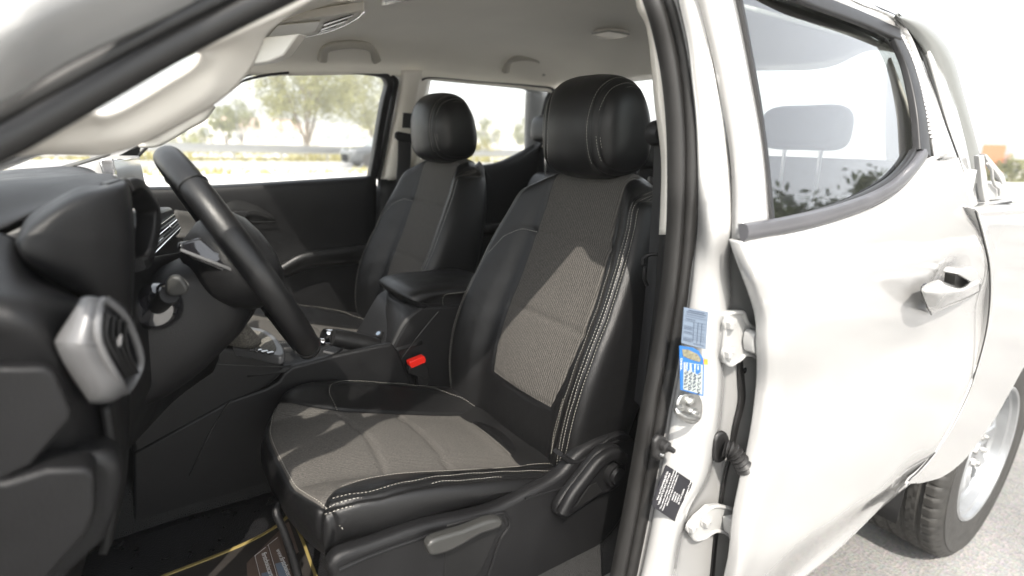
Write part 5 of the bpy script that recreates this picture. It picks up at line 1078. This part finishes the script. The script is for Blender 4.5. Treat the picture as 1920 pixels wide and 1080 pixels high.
# handbrake
hbk = empty('handbrake', CC); bpy.data.objects.remove(hbk)
h1 = tube('handbrake', UL([(622, 632, -.06), (640, 635, -.06), (680, 644, -.062), (705, 652, -.065)]), .0225, LEATH, CC, 6, 16, scale=[.95, 1.0, 1.05, 1.1])
h2 = tube('x', UL([(700, 653, -.055), (725, 664, -.068), (748, 690, -.07), (764, 725, -.07)]), .022, PLASD, None, 5, 14, scale=[.9, 1.1, 1.3, 1.5])
h3 = tube('x', UL([(606, 630, -.05), (612, 631, -.05), (624, 632, -.06)]), .019, CHROME, None, 3, 14)
h4 = tube('x', UL([(598, 640, -.05), (608, 643, -.05)]), .009, CHROME, None, 3, 12)
join([h1, h2, h3, h4], 'handbrake')
prism('handbrake_base', UL([(606, 662, -.045), (625, 652, 0), (645, 655, 0), (628, 668, -.045)]), (0, 0, .006), SILV, CC, .002)
# seat belt buckle
bc = prism('belt_buckle', UL([(768, 688), (766, 700), (780, 706), (796, 712), (806, 706), (804, 690), (798, 682)], Y=-.148), (0, .022, 0), PLASD, T, .003)
bc2 = prism('x', UL([(768, 685), (768, 679), (796, 668), (799, 674), (798, 680), (772, 691)], Y=-.149), (0, .020, 0), RED, None, .002)
bc3 = prism('x', UL([(783, 704), (800, 698), (808, 712), (800, 726), (784, 728)], Y=-.146), (0, .02, 0), PLAS, None, .004)
join([bc, bc2, bc3], 'belt_buckle')
# ================================================================== floor
net('floor_carpet', [[(x, y, .55 + (.10 if abs(y) < .12 else 0)) for y in (-.80, -.5, -.13, -.10, 0, .10, .13, .5, .80)] for x in (.70, 1.2, 1.8, 2.6)], CARPET, T, 2, 2, thick=.02, towards=(1, 0, 3))
for v in (0,):
    pass
def chk(): pass
ctr = lathe('seat_bolt_cover', [(.001, .012), (.02, .010), (.026, .002), (.03, -.01)], U(1075, 1068, Z=.46), (0, 0, 1), PLASD, T, 24)
# ================================================================== paper floor mat with gold edge (lies loose on the carpet)
ZM = .566
mo = UL([(150, 1150), (310, 1079), (390, 1048), (470, 1014), (520, 985), (545, 963), (566, 1010), (592, 1080), (640, 1200), (300, 1260)], Z=ZM)
mat_t = thing('floor_mat', 'brown paper floor mat with gold edging lying in the driver footwell', 'floor mat', tuple(mo[5]))
def at_(o): return o
def child(o, par):
    o.parent = par; o.matrix_parent_inverse = par.matrix_basis.inverted(); return o
child(prism('mat_sheet', mo, (0, 0, -.004), mat('dark_mat', (.022, .019, .017), .6, var=.2, vscale=10), None, .001), mat_t)
e1 = sweep('gold_edging', UL([(150, 1150), (310, 1079), (390, 1048), (470, 1014), (520, 985), (545, 963)], Z=ZM + .001), rrect(.0038, .0015, .001, 2), GOLD, None, upv=(0, 0, 1), n=6)
e2 = sweep('x', UL([(545, 963), (566, 1010), (592, 1080), (640, 1200)], Z=ZM + .001), rrect(.003, .0015, .001, 2), GOLD, None, upv=(0, 0, 1), n=6)
child(join([e1, e2], 'gold_edging'), mat_t)
pb = [prism('printed_panel', UL([(462, 1056), (500, 1018), (524, 994), (548, 1080), (556, 1120), (466, 1120)], Z=ZM + .002), (0, 0, -.001), BROWN, None, .0)]
PANEL = mat('printed_panel_brown', (.11, .08, .066), .5, var=.15, vscale=20)
pb.append(prism('x', UL([(478, 1042), (500, 1023), (518, 1090), (492, 1100)], Z=ZM + .0032), (0, 0, -.0008), PANEL, None, 0)); pb.append(prism('x', UL([(504, 1019), (521, 1005), (546, 1085), (522, 1092)], Z=ZM + .0032), (0, 0, -.0008), PANEL, None, 0))
pb.append(prism('x', UL([(490, 1075), (508, 1071), (516, 1100), (496, 1104)], Z=ZM + .0038), (0, 0, -.0005), PALEB, None, 0)); pb.append(prism('x', UL([(516, 1057), (534, 1052), (545, 1084), (526, 1090)], Z=ZM + .0038), (0, 0, -.0005), PALEB, None, 0))
def mt(s_, p0, p1, size):
    a = U(*p0, Z=ZM + .0045); b = U(*p1, Z=ZM + .0045); d = b - a; upm = np.cross(np.array([0, 0, 1.]), d); return text('x', s_, a, d, upm, size, WHITEP, None, .0002, .9)
pb.append(mt('www.firstchoicecars.com', (517, 1031), (538, 1080), .0135)); pb.append(mt('firstchoicecarsuae', (490, 1038), (506, 1084), .0135))
for q in ([(501, 1023), (520, 1008)], [(478, 1042), (498, 1026)], [(478, 1042), (490, 1090)], [(503, 1022), (522, 1088)]): pb.append(tube('x', UL(q, Z=ZM + .004), .0005, WHITEP, None, 2, 5))
child(join(pb, 'printed_panel'), mat_t)
child(prism('printed_panel', UL([(531, 985), (541, 978), (549, 1000), (560, 1034), (552, 1040)], Z=ZM + .002), (0, 0, -.001), PANEL, None, 0), mat_t)
# rubber mat beyond it, glossy grained
tag(net('rubber_mat', [[(x, y, ZM - .006 + .004 * math.sin(x * 31 + y * 17)) for y in (-.70, -.55, -.4, -.25, -.13)] for x in (.66, .8, .95, 1.1, 1.3)], mat('grained_vinyl', (.010, .010, .011), .30, bump=('v', 300, .5, .001), var=.3, vscale=40), None, 5, 5, thick=.004, towards=(1, -.4, 3)), 'black grained vinyl mat under the brown mat in the driver footwell', 'floor mat')

# ================================================================== surroundings
def groundmat(name, c1, c2, sc=1.2, fine=140, bumpd=.004):
    M = bpy.data.materials.new(name); M.use_nodes = True; n = M.node_tree; L = n.links; b = n.nodes['Principled BSDF']; b.inputs['Roughness'].default_value = .9
    tc = n.nodes.new('ShaderNodeTexCoord'); a = n.nodes.new('ShaderNodeTexNoise'); a.inputs['Scale'].default_value = sc; a.inputs['Detail'].default_value = 8
    f = n.nodes.new('ShaderNodeTexVoronoi'); f.inputs['Scale'].default_value = fine
    L.new(tc.outputs['Object'], a.inputs['Vector']); L.new(tc.outputs['Object'], f.inputs['Vector'])
    r_ = n.nodes.new('ShaderNodeMix'); r_.data_type = 'RGBA'; r_.inputs[6].default_value = (*c1, 1); r_.inputs[7].default_value = (*c2, 1)
    m1 = n.nodes.new('ShaderNodeMapRange'); m1.inputs[1].default_value = .35; m1.inputs[2].default_value = .65; L.new(a.outputs[0], m1.inputs[0]); L.new(m1.outputs[0], r_.inputs[0])
    g = n.nodes.new('ShaderNodeMix'); g.data_type = 'RGBA'; g.blend_type = 'MULTIPLY'; g.inputs[0].default_value = .40; L.new(r_.outputs[2], g.inputs[6]); L.new(f.outputs['Color'], g.inputs[7])
    hs = n.nodes.new('ShaderNodeHueSaturation'); hs.inputs['Saturation'].default_value = .30; hs.inputs['Value'].default_value = 1.35; L.new(g.outputs[2], hs.inputs['Color']); L.new(hs.outputs[0], b.inputs['Base Color'])
    bp = n.nodes.new('ShaderNodeBump'); bp.inputs['Strength'].default_value = .6; bp.inputs['Distance'].default_value = bumpd; L.new(f.outputs['Distance'], bp.inputs['Height']); L.new(bp.outputs[0], b.inputs['Normal'])
    return M
def sheet(name, x0, x1, y0, y1, z, M, nx=1, ny=1):
    V = [(x0 + (x1 - x0) * i / nx, y0 + (y1 - y0) * j / ny, z) for i in range(nx + 1) for j in range(ny + 1)]
    return tag(mesh(name, V, gridfaces(nx + 1, ny + 1), M, None, False), kind='structure')
def flipup(o):
    o.data.update()
    if o.data.polygons[0].normal.z < 0: o.data.flip_normals()
flipup(sheet('ground', -1500, 1500, -1500, 1500, 0, groundmat('sandy_ground', (.66, .60, .50), (.56, .51, .42), .08, 30), 1, 1))
flipup(sheet('car_park', -6, 16, -4.5, 12, .004, groundmat('grey_asphalt', (.20, .188, .165), (.12, .112, .10), 1.1, 110), 1, 1))
flipup(sheet('road', -200, 300, 23.5, 31, .004, groundmat('road_tarmac', (.26, .25, .235), (.22, .21, .20), .4, 60), 1, 1))
flipup(sheet('far_road', -200, 300, 34, 38, .004, groundmat('far_tarmac', (.26, .25, .235), (.22, .21, .20), .4, 60), 1, 1))
flipup(sheet('road_line', -200, 300, 24.2, 24.4, .008, WHITEP)); flipup(sheet('road_line', -200, 300, 30.3, 30.45, .008, WHITEP))
# dry grass verges
def grass(name, x0, x1, y0, y1, n, h, cols_, lab):
    V = []; Fc = []
    for i in range(n):
        x = rng.uniform(x0, x1); y = rng.uniform(y0, y1); a = rng.uniform(0, 6.3); w = rng.uniform(.03, .08); hh = h * rng.uniform(.4, 1.2) * (1.3 if math.sin(x * .7) > .2 else .6)
        o = len(V); dx, dy = math.cos(a) * w, math.sin(a) * w; lx, ly = rng.uniform(-.1, .1, 2)
        V += [(x - dx, y - dy, 0), (x + dx, y + dy, 0), (x + lx, y + ly, hh)]; Fc.append((o, o + 1, o + 2))
    o = mesh(name, V, Fc, cols_, None, False); tag(o, lab, 'grass', kind='stuff'); return o
def leafmat(name, c, tr=.3):
    M = bpy.data.materials.new(name); M.use_nodes = True; n = M.node_tree; b = n.nodes['Principled BSDF']; b.inputs['Roughness'].default_value = .6
    tc = n.nodes.new('ShaderNodeTexCoord'); no = n.nodes.new('ShaderNodeTexNoise'); no.inputs['Scale'].default_value = 1.3; n.links.new(tc.outputs['Object'], no.inputs['Vector'])
    r_ = n.nodes.new('ShaderNodeValToRGB'); r_.color_ramp.elements[0].position = .35; r_.color_ramp.elements[1].position = .68
    r_.color_ramp.elements[0].color = (*[v * .65 for v in c], 1); r_.color_ramp.elements[1].color = (*[v * 1.4 for v in c], 1)
    n.links.new(no.outputs[0], r_.inputs[0]); n.links.new(r_.outputs[0], b.inputs['Base Color'])
    t = n.nodes.new('ShaderNodeBsdfTranslucent'); n.links.new(r_.outputs[0], t.inputs[0]); mx = n.nodes.new('ShaderNodeMixShader'); mx.inputs[0].default_value = tr
    n.links.new(b.outputs[0], mx.inputs[1]); n.links.new(t.outputs[0], mx.inputs[2]); n.links.new(mx.outputs[0], n.nodes['Material Output'].inputs[0]); return M
GRS = leafmat('dry_grass', (.30, .27, .09)); OLV = leafmat('olive_leaves', (.27, .265, .11), .45); DKG = leafmat('dark_leaves', (.045, .06, .022)); GRN = leafmat('green_leaves', (.20, .21, .07), .4)
BARK = mat('bark', (.15, .12, .09), .9, bump=('n', 30, .8, .02), var=.3, vscale=8)
grass('verge_grass', -10, 60, 31.5, 33.7, 5000, .45, GRS, 'strip of dry yellow green grass between the two roads')
grass('roadside_grass', -10, 80, 40, 60, 9000, .5, GRS, 'dry yellow grass on the sandy ground beyond the far road')
grass('near_verge_grass', -10, 45, 20, 23, 2500, .18, GRS, 'short dry grass between the car park and the road')
def tree(name, lab, cat, c, h, cr_, trunk_h, leaf, nclump=60, nleaf=90, droop=.6, ls=.12, seed=1, group=None, fork=True, zs=.75):
    rs = np.random.RandomState(seed); root = thing(name, lab, cat, tuple(c), group)
    bs_ = []; tips = []
    def limb(p0, p1, r0, r1): bs_.append(tube('trunk', [p0, (p0 + p1) / 2 + rs.uniform(-.08, .08, 3) * h * .12, p1], 1.0, BARK, None, 3, 7, scale=[r0, (r0 + r1) / 2, r1]))
    p0 = np.array([0, 0, -.05]); R0 = h * .018
    nb_ = 3
    b0 = np.array([rs.uniform(-.02, .02) * h, 0, trunk_h * .35 if fork else trunk_h])
    limb(p0, b0, R0 * 1.3, R0)
    for k in range(nb_ + 1):
        a = k * 2 * math.pi / (nb_ + 1) + rs.uniform(-.4, .4); q = b0 + np.array([math.cos(a) * cr_ * .35, math.sin(a) * cr_ * .35, (h - b0[2]) * .5]); limb(b0, q, R0 * .8, R0 * .45)
        for j in range(3):
            a2 = a + rs.uniform(-.9, .9); q2 = q + np.array([math.cos(a2) * cr_ * .4, math.sin(a2) * cr_ * .4, (h - q[2]) * rs.uniform(.3, .8)]); limb(q, q2, R0 * .4, R0 * .12); tips.append(q2)
    tr = join(bs_, 'trunk'); tr.parent = root
    V = np.zeros((0, 3)); vs = []; 
    zc = trunk_h + (h - trunk_h) * .55; hz = (h - trunk_h) * .5
    for k in range(nclump):
        d = rs.normal(size=3); d /= np.linalg.norm(d); rr = rs.uniform(.35, 1.0) ** .6
        ctr = np.array([d[0] * cr_ * rr, d[1] * cr_ * rr, zc + d[2] * hz * rr * (1.0 if d[2] > 0 else .9)])
        ctr *= 1 + .12 * math.sin(k * 2.3); cs = cr_ * rs.uniform(.12, .26)
        P_ = ctr + rs.normal(size=(nleaf, 3)) * cs * np.array([.55, .55, zs]) - np.array([0, 0, 1]) * rs.uniform(0, droop, (nleaf, 1)) * cs
        vs.append(P_)
    P_ = np.vstack(vs); P_ = P_[P_[:, 2] > trunk_h * .5]; n = len(P_)
    a = rs.normal(size=(n, 3)); a[:, 2] -= droop; a /= np.linalg.norm(a, axis=1)[:, None]; b = np.cross(a, rs.normal(size=(n, 3))); b /= np.linalg.norm(b, axis=1)[:, None]
    s_ = ls * rs.uniform(.5, 1.3, (n, 1)); V = np.stack([P_ - a * s_, P_ - b * s_ * .4, P_ + a * s_, P_ + b * s_ * .4], 1).reshape(-1, 3)
    me = bpy.data.meshes.new('crown'); me.from_pydata(V.tolist(), [], [(4 * i, 4 * i + 1, 4 * i + 2, 4 * i + 3) for i in range(n)]); me.materials.append(leaf)
    link('crown', me, root, False); return root
def G0(px, y):   # ground point seen at pixel column px, at lateral distance y
    r_ = ray(px, 275); t = (y - CAM[1]) / r_[1]; return np.array([CAM[0] + r_[0] * t, y, 0])
TG = 'trees beyond the road'
tree('broad_tree', 'tall olive green forked tree standing beyond the road', 'tree', G0(576, 41), 7.6, 3.2, 2.2, OLV, 75, 130, .9, .13, 3, TG)
tree('broad_tree', 'wide olive tree partly hidden by the window pillar', 'tree', G0(702, 50), 8.3, 4.0, 1.5, OLV, 80, 120, .9, .15, 4, TG)
tree('small_tree', 'small reddish green tree near the low white houses', 'tree', G0(455, 62), 4.3, 1.9, 1.3, GRN, 30, 80, .2, .14, 5, TG)
tree('small_tree', 'bright green bushy tree left of the low houses', 'tree', G0(424, 58), 3.8, 1.2, .8, GRN, 26, 80, .2, .13, 6, TG)
tree('small_tree', 'round green tree seen through the rear passenger window', 'tree', G0(990, 60), 4.2, 2.3, .7, GRN, 30, 80, .2, .14, 8, TG)
tree('small_tree', 'pale green tree beside the street pole behind the headrest', 'tree', G0(918, 70), 4.4, 2.2, .7, GRN, 30, 80, .2, .14, 9, TG)
0 and tree('small_tree', 'low green tree behind the parked dark car', 'tree', G0(640, 68), 3.0, 1.6, .5, GRN, 26, 80, .2, .14, 10, TG)
tree('shrub', 'low yellow green shrub on the verge by the windscreen edge', 'shrub', G0(352, 44), 1.6, 1.8, .1, GRN, 22, 70, .1, .1, 12)
tree('shrub', 'dry shrub at the roadside in the rear window view', 'shrub', G0(905, 36), 1.3, 1.3, .1, GRS, 20, 70, .1, .09, 13)
# trees on the photographer's side, mirrored in the rear door glass
for k in range(9):
    tree('dark_tree', '%s dark green tree of the roadside row mirrored in the door glass' % ['first', 'second', 'third', 'fourth', 'fifth', 'sixth', 'seventh', 'eighth', 'ninth'][k], 'tree', (14.0 + 3.0 * k, -9.5 - (k % 3) * 1.2, 0), 6.5 + (k * 37 % 5) * .35 - .05 * k, 2.6, 1.2, DKG, 90, 100, .3, .18, 20 + k, 'dark trees mirrored in the glass')
# houses
HW = mat('house_white', (.62, .60, .55), .8, var=.05, vscale=.5); HR = mat('house_red_roof', (.50, .36, .30), .8); HG = mat('house_glass', (.22, .24, .25), .3)
def house(name, lab, px, y, w, d, h, nwin, roofm, pitched=True):
    c = G0(px, y); root = thing(name, lab, 'house', tuple(c))
    box('wall', (0, 0, h / 2), (w, d, h), HW, root, .02)
    if pitched:
        V = [(-w * .54, -d * .6, h), (w * .54, -d * .6, h), (w * .54, d * .6, h), (-w * .54, d * .6, h), (-w * .54, 0, h + d * .22), (w * .54, 0, h + d * .22)]
        mesh('roof', V, [(0, 1, 5, 4), (2, 3, 4, 5), (0, 4, 3), (1, 2, 5), (0, 3, 2, 1)], roofm, root, False)
    else: box('roof', (0, 0, h + .12), (w * 1.03, d * 1.03, .24), roofm, root, .02)
    for k in range(nwin):
        x = -w / 2 + (k + .5) * w / nwin; box('window', (x, -d / 2, h * .5), (w / nwin * .4, .12, h * .3), HG, root, .01)
    return root
house('house', 'low white house with a thin red roof left of the forked tree', 492, 82, 9, 6, 2.3, 4, HR)
house('house', 'low white flat roofed house behind the forked tree', 545, 88, 12, 7, 2.4, 5, HW, False)
house('house', 'white flat roofed house behind the dark car', 668, 84, 13, 7, 2.9, 5, HW, False)
house('house', 'pale house seen past the steering wheel rim', 420, 98, 14, 7, 3.4, 5, HW, False)
house('house', 'pale house seen through the rear passenger window', 965, 92, 18, 7, 3.2, 6, HW)
house('apartment_block', 'tall hazy pale block far off behind the headrest', 930, 330, 22, 14, 24, 5, HW, False)['category'] = 'building'
for k, (px_, y) in enumerate(((448, 58), (922, 66), (978, 74), (530, 70))):
    c = G0(px_, y); p_ = tube('street_pole', [(0, 0, 0), (0, 0, 3.5), (0, 0, 6.6 if k < 3 else 4)], .06, STEEL, None, 2, 8); p_.location = tuple(c)
    tag(p_, ['grey street pole by the bright green tree', 'grey street pole behind the passenger headrest', 'grey street pole right of the passenger headrest', 'short grey pole left of the forked tree'][k], 'pole', 'street poles')
# guard rails with posts
def rail(lab, y, x0, x1, step):
    root = thing('guard_rail', lab, 'guard rail', (x0, y, 0))
    pr = [(-.16, 0), (-.13, .04), (-.08, .04), (-.05, 0), (.05, 0), (.08, .04), (.13, .04), (.16, 0), (.16, -.01), (.05, -.012), (-.05, -.012), (-.16, -.01)]
    sweep('rail_beam', [(0, 0, .62), ((x1 - x0) / 2, 0, .62), (x1 - x0, 0, .62)], pr, STEEL, root, upv=(0, -1, 0), n=2)
    k = 0
    while k * step < x1 - x0:
        box('post', (k * step, .07, .33), (.10, .06, .66), STEEL, root, .01); k += 1
rail('steel guard rail along the near edge of the road', 31.2, -6, 42, 2.4); rail('steel guard rail along the far road', 39, 0, 60, 3.2)
# dark car on the road
def car(name, lab, c, rot, paint, roofp):
    root = thing(name, lab, 'car', tuple(c)); root.rotation_euler.z = rot
    def sec(x, w, zs_): return [(x, s * w * k, z) for s, k, z in ((-1, .92, .25), (-1, 1, .45), (-1, 1, zs_ * .75), (-1, .95, zs_), (0, .6, zs_ + .03), (1, .95, zs_), (1, 1, zs_ * .75), (1, 1, .45), (1, .92, .25))]
    net('body', [sec(x, w, z) for x, w, z in ((-2.3, .5, .55), (-2.25, .82, .75), (-1.9, .9, .88), (-1.0, .92, .95), (0, .92, .97), (1.2, .92, .98), (2.1, .9, .98), (2.25, .8, .9), (2.3, .5, .6))], paint, root, 3, 3, caps=False, cv=True)
    net('cabin', [[(x, s * w, z) for s, w, z in ((-1, w_, .93), (-1, w_ * .86, zt - .08), (-1, w_ * .7, zt), (0, 0, zt + .02), (1, w_ * .7, zt), (1, w_ * .86, zt - .08), (1, w_, .93))] for x, w_, zt in ((-1.15, .80, .98), (-.45, .84, 1.55), (.4, .85, 1.64), (1.5, .85, 1.62), (2.1, .82, 1.1))], HG, root, 4, 3)
    net('roof', [[(x, y, z + .03 - .03 * (y / .6) ** 2) for y in (-.60, -.3, 0, .3, .60)] for x, z in ((-.5, 1.57), (.4, 1.66), (1.5, 1.64), (1.7, 1.58))], roofp, root, 4, 3, thick=.03, towards=(0, 0, 9))
    for x in (-1.4, 1.45):
        for s in (-.88, .88): w_ = lathe('wheel', [(.001, -.1), (.2, -.1), (.22, -.11), (.34, -.10), (.345, .1), (.001, .1)], (x, s, .345), (0, 1, 0), TREADM, root, 28)
    for s in (-.6, .6): box('headlight', (-2.2, s, .75), (.14, .32, .14), CHROME, root, .03)
    return root
DKP = mat('dark_grey_paint', (.05, .055, .06), .3, coat=1)
cc = G0(683, 26.5); car('parked_car', 'dark grey estate car on the road seen by the window pillar', (cc[0] + 1.3, 26.5, 0), 0, DKP, HW)
# low wall, boards and kiosk far behind the cargo bed
c = G0(1905, 6.0)
def RB(px, Xd): r_ = ray(px, 300); t = (Xd - CAM[0]) / r_[0]; return CAM + r_ * t
w = RB(1880, 24)
bw_ = box('low_wall', (0, 0, .30), (.25, 30, .6), HW, None, .02); bw_.location = (24, w[1], 0); tag(bw_, 'low white wall across the yard behind the truck bed', 'wall')
def board(px, Xd, z0, z1, wd, M, lab):
    q = RB(px, Xd); root = thing('sign_board', lab, 'sign', (q[0], q[1], 0), 'boards behind the truck')
    box('panel', (0, 0, (z0 + z1) / 2), (.08, wd, z1 - z0), M, root, .01); box('post', (.06, 0, z0 / 2), (.08, .08, z0), STEEL, root, .01); return root
board(1859, 30, .45, 1.85, .75, mat('board_orange', (.55, .16, .07), .6), 'faded orange red board left of the pink one beyond the low wall')
board(1880, 31, .75, 1.75, .45, mat('board_pink', (.55, .30, .33), .6), 'small pink board right of the orange one beyond the low wall')
kh = RB(1905, 34); kk = thing('kiosk', 'small pale kiosk beyond the low wall at the right edge', 'kiosk', (34, kh[1], 0)); box('wall', (0, 0, .6), (1.5, 1.6, 1.2), HW, kk, .02); box('roof', (0, 0, 1.25), (1.8, 1.9, .1), GRS, kk, .02); box('window', (-.76, 0, .7), (.04, .8, .4), HG, kk, .01)
tree('shrub', 'small clipped shrub beyond the low wall by the kiosk', 'shrub', (29, RB(1890, 29)[1], 0), 1.2, .8, .1, GRN, 20, 70, .1, .09, 31)

# ================================================================== hot-weather haze
hz = box('haze', (330, 330, 16), (760, 760, 34), None or PLAS, None, 0); hz.modifiers.clear()
HM = bpy.data.materials.new('haze_air'); HM.use_nodes = True; n_ = HM.node_tree; n_.nodes.remove(n_.nodes['Principled BSDF'])
pv = n_.nodes.new('ShaderNodeVolumePrincipled'); pv.inputs['Color'].default_value = (.97, .97, .95, 1); pv.inputs['Density'].default_value = .005; pv.inputs['Anisotropy'].default_value = .2
n_.links.new(pv.outputs[0], n_.nodes['Material Output'].inputs['Volume']); hz.data.materials.clear(); hz.data.materials.append(HM); tag(hz, 'pale haze over the road and the far houses', 'haze', kind='stuff')
